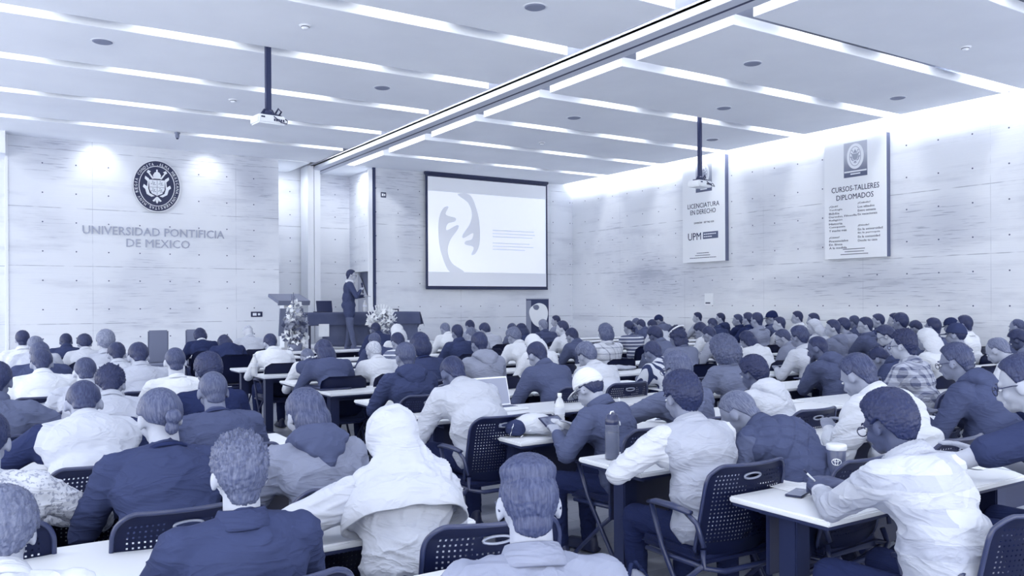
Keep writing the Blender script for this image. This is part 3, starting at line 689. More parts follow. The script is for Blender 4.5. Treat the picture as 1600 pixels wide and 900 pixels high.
def top_mesh(P,voxel,m=.028,sleeve='long',amp=.006,seed=0,arms=True,bulk=1.0,low=0.0,quilt=0,extra=None,it=9):
    bm=bmesh.new()
    add_ell(bm,P.C+(P.RT@V(0,0,.01)),(.168*P.sh*bulk+m*.4,.100*bulk+m,.175),P.RT)
    add_ell(bm,P.C+(P.R3@V(0,-.018,.06)),(.155*P.sh*bulk,.085*bulk+m*.8,.10),P.R3)
    add_ell(bm,P.W,(.168*P.sh*bulk+m*.5,.122*bulk+m,.19),P.R1); add_ell(bm,P.P+V(0,-.005,.02),(.172*P.sh*bulk+m*.5,.135*bulk+m,.13))
    if low: add_ell(bm,P.P+V(0,.03,-.03),(.19*bulk,.17*bulk,.10))
    add_cap(bm,P.N+(P.R3@V(0,-.01,-.045)),P.N+(P.R3@V(0,-.012,.0)),.085+m*.3,.062+m*.2)
    for s in (-1,1):
        add_cap(bm,P.N+(P.R3@V(s*.03,-.012,-.03)),P.S[s]+(P.R3@V(-s*.012,-.004,.0)),.052+m*.5,.054+m*.5)
        if not arms:
            add_ell(bm,(P.S[s]*.62+P.C*.38)+(P.R3@V(0,-.012,-.045)),(.078+m*.4,.080*bulk+m*.5,.13),P.R3)
            add_ell(bm,P.S[s]+(P.R3@V(-s*.02,0,-.02)),(.058+m*.5,.070+m*.4,.082+m*.4),P.R3); continue
        add_ell(bm,(P.S[s]*.62+P.C*.38)+(P.R3@V(0,-.012,-.045)),(.075+m*.4,.075*bulk+m*.5,.125),P.R3)
        add_ell(bm,P.S[s].lerp(P.E[s],.28)*.75+P.C*.25,(.06,.07,.09),P.R3)
        if sleeve=='long':
            add_cap(bm,P.S[s],P.E[s],.054+m*.75,.044+m*.5); add_cap(bm,P.E[s],P.Wr[s]-(P.Wr[s]-P.E[s]).normalized()*.02,.043+m*.5,.031+m*.25)
        elif sleeve=='short':
            add_cap(bm,P.S[s],P.S[s].lerp(P.E[s],.62),.054+m*.7,.050+m*.6)
    if extra: extra(bm,P)
    ff=folds(amp,seed) if amp else None
    if quilt:
        base=ff
        iT=P.RT.inverted()
        def q(c,n):
            l=iT@(c-P.P)
            if quilt==2: a=abs(math.sin((l.x+l.z)*PI/.105)); b=abs(math.sin((l.x-l.z)*PI/.105)); return .010*min(1,min(a,b)*2.2)-.004+base(c,n)*.3
            a=abs(math.sin(l.z*PI/.085)); return .014*(a**.6)-.005+base(c,n)*.4
        ff=q
    return remesh('top',bm,voxel,it,ff)
def pants_mesh(P,voxel):
    bm=bmesh.new(); add_ell(bm,P.P+V(0,0,-.03),(.172*P.sh,.135,.10))
    for s in (-1,1):
        add_cap(bm,P.P+V(s*.09,0,-.03),P.K[s],.092,.068); add_cap(bm,P.K[s],P.A[s]+V(0,0,.0),.068,.052)
        if P.stand: add_cap(bm,P.P+V(s*.085,0,-.05),P.K[s],.098,.075)
    return remesh('trousers',bm,voxel,2,folds(.006,5))
def shoe_mesh(P,s):
    bm=bmesh.new(); a=P.A[s]; add_cap(bm,a+V(0,-.03,-.045),a+V(s*.02,.16,-.055),.042,.036); add_ell(bm,a+V(0,-.02,-.01),(.04,.05,.05))
    box(bm,a.x-.045,a.x+.06,a.y-.075,a.y+.2,a.z-.09,a.z-.07,.008)
    return remesh('shoe',bm,.012,2)
# ---------------------------------------------------------------- hair: star-shaped shells grown on the skull
SK=(.0755,.096,.092); SKC=Vector((0,-.010,0))
def ellrad(c,r,d):
    # distance from origin along d to the far side of the ellipsoid, or -1
    c=Vector(c); q=Vector((d.x/r[0],d.y/r[1],d.z/r[2])); p=Vector((c.x/r[0],c.y/r[1],c.z/r[2]))
    A=q.dot(q);B=-2*q.dot(p);C_=p.dot(p)-1; D=B*B-4*A*C_
    if D<0: return -1
    return (-B+math.sqrt(D))/(2*A)
def sstep(x,a,b):
    t=max(0,min(1,(x-a)/(b-a))); return t*t*(3-2*t)
def lerp_tab(x,tab):
    for (a,va),(b,vb) in zip(tab,tab[1:]):
        if x<=b: return va+(vb-va)*max(0,(x-a))/(b-a)
    return tab[-1][1]
LINE=[(0,42),(35,38),(55,30),(68,12),(80,-10),(92,-4),(102,0),(114,-26),(135,-56),(180,-62)]
NAPE=((0,-.040,-.055),(.057,.050,.062))
LINE_HIGH=[(0,78),(35,74),(60,55),(72,20),(82,-8),(92,-2),(102,0),(114,-26),(138,-54),(180,-60)]
LINE_BALD=[(0,99),(60,99),(70,14),(85,-5),(104,4),(120,2),(150,0),(180,2)]
LINE_LONG=[(0,44),(40,36),(58,22),(72,-14),(85,-50),(180,-80)]
LINE_CAP=[(0,8),(40,6),(90,2),(130,-4),(180,-12)]
def shell(name,seg,rings,line,thick,extra=(),noise_amp=.0,nf=(20,5),edge=7,seed=0,spike=0,curl=0,inner=-.010):
    bm=bmesh.new(); o=Vector((seed*5.3,seed*2.1,seed))
    rows=[]
    for j in range(rings+1):
        el=90-175*j/rings; row=[]
        for i in range(seg):
            az=-180+360*i/seg      # 0 = front
            d=Vector((math.sin(R(az))*math.cos(R(el)),math.cos(R(az))*math.cos(R(el)),math.sin(R(el))))
            r0=ellrad((0,0,0),SK,d); aa=abs(az)
            cov=sstep(el,lerp_tab(aa,line)-edge*.5,lerp_tab(aa,line)+edge*.5) if j>0 else 1.0
            th=thick(aa,el)
            rr=r0+th
            for (c,r) in extra:
                e=ellrad(c,r,d)
                if e>rr: rr=rr+(e-rr)*sstep(e-rr,0,.02) if e-rr<.02 else e
            nz=0
            if noise_amp:
                nz=noise_amp*(noise.noise(Vector((d.x*nf[0],d.y*nf[0],d.z*nf[1]))+o)+.5*noise.noise(Vector((d.x*nf[0]*2.3,d.y*nf[0]*2.3,d.z*nf[1]*2))+o))
            if spike: nz+=spike*abs(noise.noise(Vector((d.x*11,d.y*11,d.z*7))+o))*max(0,d.z+.2)
            if curl: nz+=curl*(1-2.4*abs(noise.noise(d*9+o)))*.7+curl*.5*noise.noise(d*22+o)
            rr=(r0+inner)*(1-cov)+(rr+nz)*cov
            row.append(bm.verts.new(SKC+d*rr))
            if j==0: break
        rows.append(row)
    for A,B in zip(rows,rows[1:]):
        for k in range(seg):
            if len(A)==1: bm.faces.new((A[0],B[k],B[(k+1)%seg]))
            else: bm.faces.new((A[k],B[k],B[(k+1)%seg],A[(k+1)%seg]))
    bm.faces.new(rows[-1][::-1])
    return bm_mesh(bm,name,True)
def hair_mesh(style,hi,seed=0):
    sg,rg=(112,84) if hi else (44,34)
    f=lambda a: (lambda az,el: a)
    top=lambda a,b: (lambda az,el: b+(a-b)*sstep(el,5,60))
    if style=='short': return shell('hair',sg,rg,LINE,top(.018,.008),extra=[NAPE],noise_amp=.0035,nf=(34,6),seed=seed)
    if style=='buzz': return shell('hair',sg,rg,LINE,top(.006,.004),extra=[NAPE],noise_amp=.0012,nf=(60,60),seed=seed,edge=14)
    if style=='fuzzy': return shell('hair',sg,rg,LINE,top(.030,.019),extra=[NAPE],curl=.006,seed=seed,edge=9)
    if style=='spiky': return shell('hair',sg,rg,LINE,top(.022,.009),extra=[NAPE],noise_amp=.006,nf=(22,5),spike=.022,seed=seed)
    if style=='undercut': return shell('hair',sg,rg,LINE,lambda az,el:.0035+.020*sstep(el,28,46),extra=[NAPE],noise_amp=.003,nf=(30,7),seed=seed,edge=16)
    if style=='balding': return shell('hair',sg,rg,LINE_HIGH,lambda az,el:.004+.006*sstep(60-el,0,30),extra=[NAPE],noise_amp=.003,nf=(30,7),seed=seed,edge=20)
    if style=='bald': return shell('hair',sg,rg,LINE_BALD,f(.004),noise_amp=.002,seed=seed,edge=25)
    if style=='bun': return shell('hair',sg,rg,[(0,44),(40,38),(58,26),(70,4),(84,-4),(104,-8),(120,-30),(180,-50)],top(.010,.010),noise_amp=.0022,nf=(26,3),seed=seed)
    if style=='pony': return shell('hair',sg,rg,LINE_LONG,top(.010,.012),extra=[((0,-.045,-.06),(.088,.070,.115))],noise_amp=.003,nf=(26,2),seed=seed)
    if style=='bob': return shell('hair',sg,rg,LINE_LONG,top(.016,.018),extra=[((0,-.035,-.045),(.102,.080,.115))],noise_amp=.005,nf=(26,3),seed=seed)
    if style=='long': return shell('hair',sg,rg,LINE_LONG,top(.014,.016),extra=[((0,-.045,-.10),(.098,.070,.17))],noise_amp=.006,nf=(24,3),seed=seed)
    if style=='curly': return shell('hair',sg,rg,LINE_LONG,top(.045,.045),extra=[((0,-.04,-.04),(.135,.11,.135))],curl=.014,seed=seed)
    if style=='curly2': return shell('hair',sg,rg,LINE,top(.034,.022),curl=.009,seed=seed)
    if style=='braids': return shell('hair',sg,rg,LINE_LONG,top(.020,.022),extra=[((0,-.045,-.09),(.10,.06,.15))],noise_amp=.022,nf=(16,1),seed=seed)
    if style=='cap': return shell('hair',sg,rg,LINE,f(.009),noise_amp=.003,nf=(30,6),seed=seed)
    return shell('hair',sg,rg,LINE,top(.012,.008),seed=seed)
HC={}
def hair_get(style,hi,seed=0):
    k=(style,hi,seed if hi else seed%2)
    if k not in HC: HC[k]=hair_mesh(style,hi,seed)
    return HC[k]
def scarf_mesh(hi):
    return shell('head_scarf',72 if hi else 40,54 if hi else 32,[(0,36),(40,30),(62,0),(75,-40),(180,-80)],lambda az,el:.022,extra=[((0,-.05,-.12),(.13,.10,.17))],noise_amp=.006,nf=(6,10))
def cap_mesh(): return shell('cap',72,40,LINE_CAP,lambda az,el:.017+.012*sstep(el,10,70),edge=2,inner=-.012)
def brim_mesh():
    bm=bmesh.new(); n=14; A=[];B=[]
    for i in range(n+1):
        a=R(-62+124*i/n); x,y=math.sin(a),math.cos(a)
        A.append((x*.088,y*.112-.012)); B.append((x*.100,y*.118+.062*math.cos(a*1.25)**.8 if abs(a*1.25)<PI/2 else y*.118))
    up=[[bm.verts.new((x,y,.012-abs(x)*.12-(y-.05)*.12+dz)) for x,y in Q] for dz in (0,-.006) for Q in (A,B)]
    a0,b0,a1,b1=up
    for i in range(n):
        bm.faces.new((a0[i],a0[i+1],b0[i+1],b0[i])); bm.faces.new((a1[i],b1[i],b1[i+1],a1[i+1])); bm.faces.new((b0[i],b0[i+1],b1[i+1],b1[i])); bm.faces.new((a0[i],a1[i],a1[i+1],a0[i+1]))
    for i in (0,n): bm.faces.new((a0[i],b0[i],b1[i],a1[i]))
    return bm_mesh(bm,'brim',True)
def glasses_mesh():
    bm=bmesh.new()
    for s in (-1,1):
        pts=[(s*.034+.026*math.cos(a)*(1.0),.106-.008*abs(math.cos(a)) if False else .104,-.020+.019*math.sin(a)) for a in [2*PI*k/14 for k in range(14)]]
        tube(bm,pts,.0022,6,closed=True)
        tube(bm,[(s*.060,.104,-.015),(s*.076,.085,-.013),(s*.086,.02,-.014),(s*.084,-.005,-.018),(s*.082,-.022,-.035)],.0026,6)
    tube(bm,[(-.009,.108,-.014),(.009,.108,-.014)],.0022,6)
    return bm_mesh(bm,'glasses',True)
SHM={}
def shared(k,f):
    if k not in SHM: SHM[k]=f()
    return SHM[k]
def eye_mesh():
    bm=bmesh.new(); bmesh.ops.create_icosphere(bm,subdivisions=2,radius=1,matrix=Matrix.Diagonal((.012,.007,.0065,1))); return bm_mesh(bm,'eye',True)
def pupil_mesh():
    bm=bmesh.new(); bmesh.ops.create_icosphere(bm,subdivisions=1,radius=1,matrix=Matrix.Diagonal((.0055,.003,.0055,1))); return bm_mesh(bm,'pupil',True)
def brow_mesh():
    bm=bmesh.new(); tube(bm,[(-.016,-.004,-.003),(-.005,0,.003),(.008,0,.003),(.016,-.003,.0)],[.002,.004,.004,.0025],6); return bm_mesh(bm,'eyebrow',True)
def collar_mesh():
    bm=bmesh.new(); lathe(bm,[(.066,.000),(.062,.035),(.064,.052),(.070,.050),(.088,.012),(.094,-.006),(.088,-.012),(.074,.0)],28,sx=1.02,sy=1.05,closed=True); return bm_mesh(bm,'collar',True)
def standcollar_mesh():
    bm=bmesh.new(); lathe(bm,[(.072,-.01),(.070,.03),(.072,.058),(.080,.058),(.086,.03),(.092,-.012)],28,sx=1.0,sy=1.05,closed=True); return bm_mesh(bm,'collar',True)
def neckband_mesh(rib=False):
    bm=bmesh.new(); 
    if rib:
        n=60; A=[]
        prof=[(.070,-.012),(.066,.03),(.070,.05),(.080,.048),(.088,.02),(.096,-.014)]
        rings=[]
        for r,z in prof: rings.append([bm.verts.new(((r+.003*math.cos(k*PI))*math.cos(2*PI*k/n),(r+.003*math.cos(k*PI))*1.05*math.sin(2*PI*k/n),z)) for k in range(n)])
        for a,b in zip(rings,rings[1:]+rings[:1]):
            for k in range(n): bm.faces.new((a[k],a[(k+1)%n],b[(k+1)%n],b[k]))
    else: lathe(bm,[(.074,-.004),(.072,.012),(.078,.016),(.086,.008),(.088,-.006)],28,sx=1.02,sy=1.05,closed=True)
    return bm_mesh(bm,'neckband',True)
def hood_down(P,vox):
    bm=bmesh.new(); M=Matrix.Translation(P.N)@P.R3
    pts=[(-.055,.085,-.04),(-.10,.03,.0),(-.105,-.04,.02),(-.07,-.085,.03),(0,-.10,.032),(.07,-.085,.03),(.105,-.04,.02),(.10,.03,.0),(.055,.085,-.04)]
    pts=[M@Vector(p) for p in pts]
    for a,b in zip(pts,pts[1:]): add_cap(bm,a,b,.030,.030)
    add_ell(bm,M@V(0,-.105,-.02),(.135,.042,.06),P.R3); add_ell(bm,M@V(0,-.118,-.07),(.095,.036,.06),P.R3)
    for s in (-1,1): add_cap(bm,M@V(s*.10,-.075,.0),M@V(0,-.125,-.15),.036,.022)
    add_cap(bm,M@V(0,-.1,-.02),M@V(0,-.125,-.15),.045,.024)
    return remesh('hood',bm,vox,8,folds(.006,9,1.3))
def hood_up(P,vox):
    bm=bmesh.new(); M=P.HM
    add_ell(bm,M@V(0,-.028,.012),(.112,.125,.122),P.HR); add_ell(bm,M@V(0,-.06,-.075),(.105,.095,.12),P.HR)
    N=Matrix.Translation(P.N)@P.R3
    add_ell(bm,N@V(0,-.035,.01),(.145,.115,.085),P.R3); add_ell(bm,N@V(0,-.055,-.055),(.205,.10,.085),P.R3)
    add_cap(bm,N@V(-.12,-.02,-.02),N@V(.13,-.05,-.03),.075,.075)
    add_cap(bm,M@V(.05,-.08,-.06),N@V(.15,-.06,-.01),.05,.04); add_cap(bm,M@V(-.04,-.09,-.08),N@V(.09,-.13,-.06),.03,.03)
    o=remesh('hood',bm,vox,4,folds(.016,5,.6))
    return o
# ---------------------------------------------------------------- fabrics
def fabric(kind,t,key=''):
    k=('fab',kind,t)
    if k in MATS: return MATS[k]
    t=max(0,.95*t-.09)
    nm={'plaid':'checked_cloth','plaid2':'flannel_cloth','striped':'striped_cloth','striped2':'bold_striped_cloth','speckle':'speckled_knit','knit':'cream_knit'}.get(kind,'cloth')
    m=bpy.data.materials.new(nm); m.use_nodes=True; g=NT(m); b=g.nt.nodes['Principled BSDF']; b.inputs['Roughness'].default_value=.9; b.inputs['Specular IOR Level'].default_value=.1
    tc=g.n('ShaderNodeTexCoord'); sp=g.n('ShaderNodeSeparateXYZ'); g.l(tc.outputs['Object'],sp.inputs[0]); x,y,z=sp.outputs
    n=g.n('ShaderNodeTexNoise'); n.inputs['Scale'].default_value=7; n.inputs['Detail'].default_value=6; g.l(tc.outputs['Object'],n.inputs['Vector'])
    nf=g.n('ShaderNodeTexNoise'); nf.inputs['Scale'].default_value=(120 if kind not in('speckle','knit') else 70); nf.inputs['Detail'].default_value=3; g.l(tc.outputs['Object'],nf.inputs['Vector'])
    c=g.mix(g.m('MULTIPLY',n.outputs['Fac'],.5),duo(t),duo(t-.08 if t>.3 else t+.04))
    def band(v,f,w,ph=0): return g.m('LESS_THAN',g.m('FRACT',g.m('ADD',g.m('MULTIPLY',v,f),ph)),w)
    if kind in('plaid','plaid2'):
        f=13 if kind=='plaid' else 16; w=.16 if kind=='plaid' else .42
        s=g.m('ADD',g.m('MULTIPLY',band(g.m('ADD',x,y),f,w),.5),g.m('MULTIPLY',band(z,f,w),.5)); c=g.mix(g.m('MULTIPLY',s,.85),c,duo(.12))
    if kind=='striped':
        s=band(z,18,.28); c=g.mix(s,c,duo(.85 if t<.5 else .3))
    if kind=='striped2':
        s=band(g.m('ADD',x,g.m('MULTIPLY',y,.3)),16,.5); c=g.mix(s,c,duo(.1))
    if kind=='speckle':
        s=g.m('GREATER_THAN',nf.outputs['Fac'],.56); c=g.mix(g.m('MULTIPLY',s,.55),c,duo(.3))
    if kind=='knit':
        br=g.n('ShaderNodeTexBrick'); br.inputs['Scale'].default_value=1; br.inputs['Brick Width'].default_value=.16; br.inputs['Row Height'].default_value=.055; br.inputs['Mortar Size'].default_value=0
        br.inputs['Color1'].default_value=duo(t); br.inputs['Color2'].default_value=duo(t-.22); mp=g.n('ShaderNodeMapping'); mp.inputs['Rotation'].default_value=(R(90),R(0),0); g.l(tc.outputs['Object'],mp.inputs[0]); g.l(mp.outputs[0],br.inputs['Vector']); c=g.mix(.25,br.outputs['Color'],c)
    g.l(c,b.inputs['Base Color'])
    bp=g.n('ShaderNodeBump'); bp.inputs['Strength'].default_value=.3 if kind in('speckle','knit') else .12; bp.inputs['Distance'].default_value=.004; g.l(nf.outputs['Fac'],bp.inputs['Height'])
    mp2=g.n('ShaderNodeMapping'); mp2.inputs['Scale'].default_value=(4,4,11); mp2.inputs['Rotation'].default_value=(.4,.5,0); g.l(tc.outputs['Object'],mp2.inputs[0])
    wn=g.n('ShaderNodeTexNoise'); wn.inputs['Scale'].default_value=1.0; wn.inputs['Detail'].default_value=2.5; wn.inputs['Distortion'].default_value=1.6; g.l(mp2.outputs[0],wn.inputs['Vector'])
    rd=g.m('POWER',g.m('SUBTRACT',1.0,g.m('MULTIPLY',g.m('ABSOLUTE',g.m('SUBTRACT',wn.outputs['Fac'],.5)),5.0),clamp=True),2.0)
    b2=g.n('ShaderNodeBump'); b2.inputs['Strength'].default_value=.42; b2.inputs['Distance'].default_value=.009; g.l(rd,b2.inputs['Height']); g.l(bp.outputs['Normal'],b2.inputs['Normal']); g.l(b2.outputs['Normal'],b.inputs['Normal'])
    MATS[k]=m; return m
def skin(t): return mat('skin',round(t*.84,3),.55,bump=.05,bscale=90,spec=.35,var=.03,vscale=9)
def hairm(t):
    k=('hairmat',t)
    if k in MATS: return MATS[k]
    t=max(0,.82*t-.02)
    m=bpy.data.materials.new('hair_strands'); m.use_nodes=True; g=NT(m); b=g.nt.nodes['Principled BSDF']; b.inputs['Roughness'].default_value=.45; b.inputs['Specular IOR Level'].default_value=.3
    tc=g.n('ShaderNodeTexCoord'); mp=g.n('ShaderNodeMapping'); mp.inputs['Scale'].default_value=(140,140,22); g.l(tc.outputs['Object'],mp.inputs[0])
    n=g.n('ShaderNodeTexNoise'); n.inputs['Scale'].default_value=1; n.inputs['Detail'].default_value=4; g.l(mp.outputs[0],n.inputs['Vector'])
    r=g.n('ShaderNodeValToRGB'); r.color_ramp.elements[0].position=.38; r.color_ramp.elements[1].position=.66; r.color_ramp.elements[0].color=duo(t-.07); r.color_ramp.elements[1].color=duo(t+.03+.16*t)
    g.l(n.outputs['Fac'],r.inputs['Fac']); g.l(r.outputs['Color'],b.inputs['Base Color'])
    bp=g.n('ShaderNodeBump'); bp.inputs['Strength'].default_value=.5; bp.inputs['Distance'].default_value=.003; g.l(n.outputs['Fac'],bp.inputs['Height']); g.l(bp.outputs['Normal'],b.inputs['Normal'])
    MATS[k]=m; return m
# ---------------------------------------------------------------- assembling one person
POSES={
 'upright':dict(lean=4,curve=6,hp=4), 'upright_turn':dict(lean=4,curve=6,hp=6,hy=25),
 'listen':dict(lean=12,curve=12,hp=12), 'listen_turn':dict(lean=12,curve=12,hp=10,hy=28,wr=V(.05,.36,.82)),
 'write':dict(lean=20,curve=20,hp=34), 'write_turn':dict(lean=20,curve=18,hp=26,hy=22),
 'bow':dict(lean=30,curve=28,hp=55)}
CACHE={}
def pose_top(P): # top of the head (skull) height
    return max((P.HM@(SKC+Vector(d)*1)).z for d in ((0,0,.092),(0,-.09,.02),(0,.06,.07),(0,-.06,.07)))+.012
def arch(kind,what,**kw):
    P=CACHE.get(kind)
    if P is None: P=CACHE[kind]=make_pose(**POSES[kind])
    if what=='pose': return P
    k=(kind,what)
    if k in CACHE: return CACHE[k]
    v=.0135; sd=len(CACHE)
    if what=='body': r=body_mesh(P,.0115)
    elif what=='long': r=top_mesh(P,v,seed=sd,amp=.006)
    elif what=='coat': r=top_mesh(P,v,m=.036,seed=sd,amp=.007,bulk=1.04)
    elif what=='short': r=top_mesh(P,v,sleeve='short',seed=sd,amp=.005)
    elif what=='vest': r=top_mesh(P,v,m=.034,arms=False,seed=sd,amp=.005)
    elif what=='puff': r=top_mesh(P,v,m=.04,seed=sd,amp=.006,bulk=1.06,quilt=1)
    elif what=='pants': r=pants_mesh(P,.02)
    elif what=='hood': r=hood_down(P,.012)
    elif what=='shoe-1': r=shoe_mesh(P,-1)
    elif what=='shoe1': r=shoe_mesh(P,1)
    CACHE[k]=r; return r
def dress(root,P,hi,get,style,ht,sk,gar,tone,faces,hairkey=0,vox=.0135,glasses=False):
    """hangs body, clothing and hair under the person's empty"""
    body=link('body',get('body'),skin(sk),root)
    NM=Matrix.Translation(P.N)@P.R3@Matrix.Translation((0,-.004,-.004))
    neck=lambda nm,me,m: link(nm,me,m,root,NM)
    k='cloth'
    if gar in('plaid','plaid2','striped','striped2','speckle','knit'): k=gar
    F=fabric(k,tone)
    if gar in('shirt','plaid','plaid2','striped2'):
        link('shirt',get('long'),F,root); neck('collar',shared('collar',collar_mesh),F)
    elif gar in('tee','dtee'):
        link('t_shirt',get('short'),F,root); neck('neckband',shared('nb',neckband_mesh),F)
    elif gar in('sweater','striped','speckle','knit','collared'):
        link('sweater',get('long'),F,root); neck('neckband',shared('nbr' if gar=='knit' else 'nb',lambda:neckband_mesh(gar=='knit')),fabric('cloth',.95 if gar=='collared' else round(max(0,tone-.1),2)))
        if gar=='collared': neck('collar',shared('collar',collar_mesh),fabric('cloth',.97))
    elif gar=='jacket':
        link('jacket',get('coat'),F,root); neck('collar',shared('scollar',standcollar_mesh),F)
    elif gar in('hoodie','whitehood'):
        link('hoodie',get('coat'),F,root)
        if gar=='hoodie': link('hood',get('hood'),F if not (hi and tone==.6) else fabric('cloth',.32),root)
        else:
            link('hood',get('hoodup'),F,root)
            bm=bmesh.new(); lathe(bm,[(.08,.02),(.15,.0),(.205,-.035),(.232,-.10),(.238,-.185),(.230,-.188),(.222,-.10),(.195,-.04),(.14,-.01),(.075,.01)],72,sx=1.03,sy=.66,closed=True)
            cp=bm_mesh(bm,'cape',True)
            for v_ in cp.vertices:
                a_=math.atan2(v_.co.y,v_.co.x); k_=max(0,-v_.co.z)/.18
                v_.co.x*=1+.035*k_*math.sin(a_*7); v_.co.y*=1+.05*k_*math.sin(a_*7); v_.co.y-=.02*k_
            link('cape',cp,F,root,NM@Matrix.Translation((0,-.005,-.01)))
    elif gar=='puffer':
        link('quilted_jacket',get('puff'),F,root); neck('collar',shared('scollar',standcollar_mesh),F)
    elif gar in('vest','vest2','puffer2'):
        st={'vest':.93,'vest2':.97,'puffer2':.36}[gar]
        if gar=='vest' and tone==.85: link('shirt',get('short'),fabric('cloth',.15),root)
        else: link('shirt',get('long'),fabric('cloth',st),root)
        link('vest',get('vestq' if gar=='puffer2' else 'vest'),F,root); neck('collar',shared('scollar',standcollar_mesh) if gar=='puffer2' else shared('collar',collar_mesh),F)
    link('trousers',get('pants'),fabric('cloth',.12),root)
    for s in (-1,1): link('shoe',get('shoe%d'%s),m_black,root)
    HM=P.HM
    if style=='scarf':
        link('head_scarf',shared('scarf%d'%hi,lambda:scarf_mesh(hi)),fabric('cloth',ht),root,HM)
        hd=None
    elif style!='none':
        ht2=.1 if style=='cap' else ht
        hd=link('hair',hair_get(style,hi,hairkey),hairm(ht2),root,HM)
        if style=='cap':
            c=link('cap',shared('cap',cap_mesh),fabric('cloth',ht),root,HM); link('brim',shared('brim',brim_mesh),fabric('cloth',ht),c)
        if style=='bun':
            bm=bmesh.new(); add_ell(bm,V(0,-.135,-.045),(.034,.028,.032)); add_ell(bm,V(.0,-.11,-.04),(.025,.03,.022)); add_ell(bm,V(-.005,-.12,-.085),(.03,.02,.03)); link('hair_bun',remesh('hair_bun',bm,.006,2,folds(.004,1,3)),hairm(ht),hd)
        if style=='pony':
            bm=bmesh.new(); add_cap(bm,V(0,-.10,-.07),V(.04,-.085,-.2),.035,.02); link('ponytail',remesh('ponytail',bm,.008,2,folds(.004,2,3)),hairm(ht),hd)
        if style=='braids':
            bm=bmesh.new(); lathe(bm,[(.083,-.004),(.098,0),(.099,.014),(.088,.018)],28,M=Matrix.Translation((0,-.01,.035))@rotx(R(-28)),sy=1.22,closed=True); link('headband',bm_mesh(bm,'headband',True),fabric('cloth',.97),hd)
    if faces:
        for s in (-1,1):
            e=link('eye',shared('eye',eye_mesh),mat('eye_white',.85,.3),body,HM@Matrix.Translation((s*.031,.083,-.020)))
            link('pupil',shared('pupil',pupil_mesh),m_black,e,Matrix.Translation((0,.0055,0)))if hi else None
            link('eyebrow',shared('brow',brow_mesh),hairm(min(ht,.3)),body,HM@Matrix.Translation((s*.032,.090,.006)))
    if glasses: link('glasses',shared('glasses',glasses_mesh),m_black,root,HM)
    return body
def person(pid,X,Y,zt,style,ht,sk,gar,tone,turn,desc,hi=False,pose=None,grip=('rest','rest'),glasses=False,bulk=1.0,extra=None,yaw=None,groupname='seated audience'):
    az=math.degrees(math.atan2(X,Y))
    d=X*math.sin(R(32.75))+Y*math.cos(R(32.75))
    style_add={'curly':.045,'fuzzy':.02,'short':.014,'spiky':.026,'scarf':.02,'bob':.014,'long':.012,'cap':.025,'curly2':.03,'undercut':.018}.get(style,.006)
    if gar=='whitehood': style_add=.045
    face=az>20 or abs(turn)>15
    t=thing('person',desc,'person')
    if not hi:
        best=None
        for kd in POSES:
            tr=kd.endswith('_turn')
            if tr!=(abs(turn)>=15): continue
            P=arch(kd,'pose'); h=pose_top(P)+style_add
            c=abs(zt/h-1)
            if best is None or c<best[0]: best=(c,kd,h)
        if best[0]>.06 and abs(turn)>=15:
            P=arch('bow','pose'); h=pose_top(P)+style_add
            if abs(zt/h-1)<best[0]: best=(0,'bow',h)
        kd=best[1]; P=arch(kd,'pose'); s=max(.92,min(1.09,zt/best[2]))
        get=lambda w: arch(kd,w); rz=R(turn*.45); body=dress(t,P,0,get,style,ht,sk,gar,tone,face and d<13,hash_(pid),glasses=glasses and d<13)
    else:
        P=make_pose(**pose); h=pose_top(P)+style_add; s=max(.90,min(1.10,zt/h)); rz=R(turn*.5 if yaw is None else yaw)
        v=.0075 if d<4.6 else .0095
        sd=hash_(pid)
        def get(w):
            if w=='body': return body_mesh(P,v if d<4.6 else .0095,grip)
            if w=='long': return top_mesh(P,v,seed=sd,amp=.011,bulk=bulk,extra=extra)
            if w=='coat': return top_mesh(P,v,m=.034,seed=sd,amp=.016 if gar=='whitehood' else .010,bulk=bulk,extra=extra,low=gar=='whitehood')
            if w=='short': return top_mesh(P,v,sleeve='short',seed=sd,amp=.007,bulk=bulk)
            if w=='vest': return top_mesh(P,v,m=.036,arms=False,seed=sd,amp=.007,bulk=bulk)
            if w=='vestq': return top_mesh(P,v,m=.046,arms=False,seed=sd,amp=.006,bulk=bulk,quilt=2)
            if w=='puff': return top_mesh(P,v,m=.044,seed=sd,amp=.008,bulk=bulk,quilt=1)
            if w=='pants': return pants_mesh(P,.014)
            if w=='hood': return hood_down(P,v)
            if w=='hoodup': return hood_up(P,v)
            return shoe_mesh(P,int(w[4:]))
        body=dress(t,P,1,get,style,ht,sk,gar,tone,face,hash_(pid),vox=v,glasses=glasses)
    hx,hy_=P.H.x*s,P.H.y*s
    c_,s_=math.cos(rz),math.sin(rz)
    X=min(X,13.72)
    t.location=(X-(hx*c_-hy_*s_),Y-(hx*s_+hy_*c_),0); t.rotation_euler=(0,0,rz); t.scale=(s,s,s)
    return t,P
def hash_(p): return sum(ord(c)*(i+3) for i,c in enumerate(p))%7

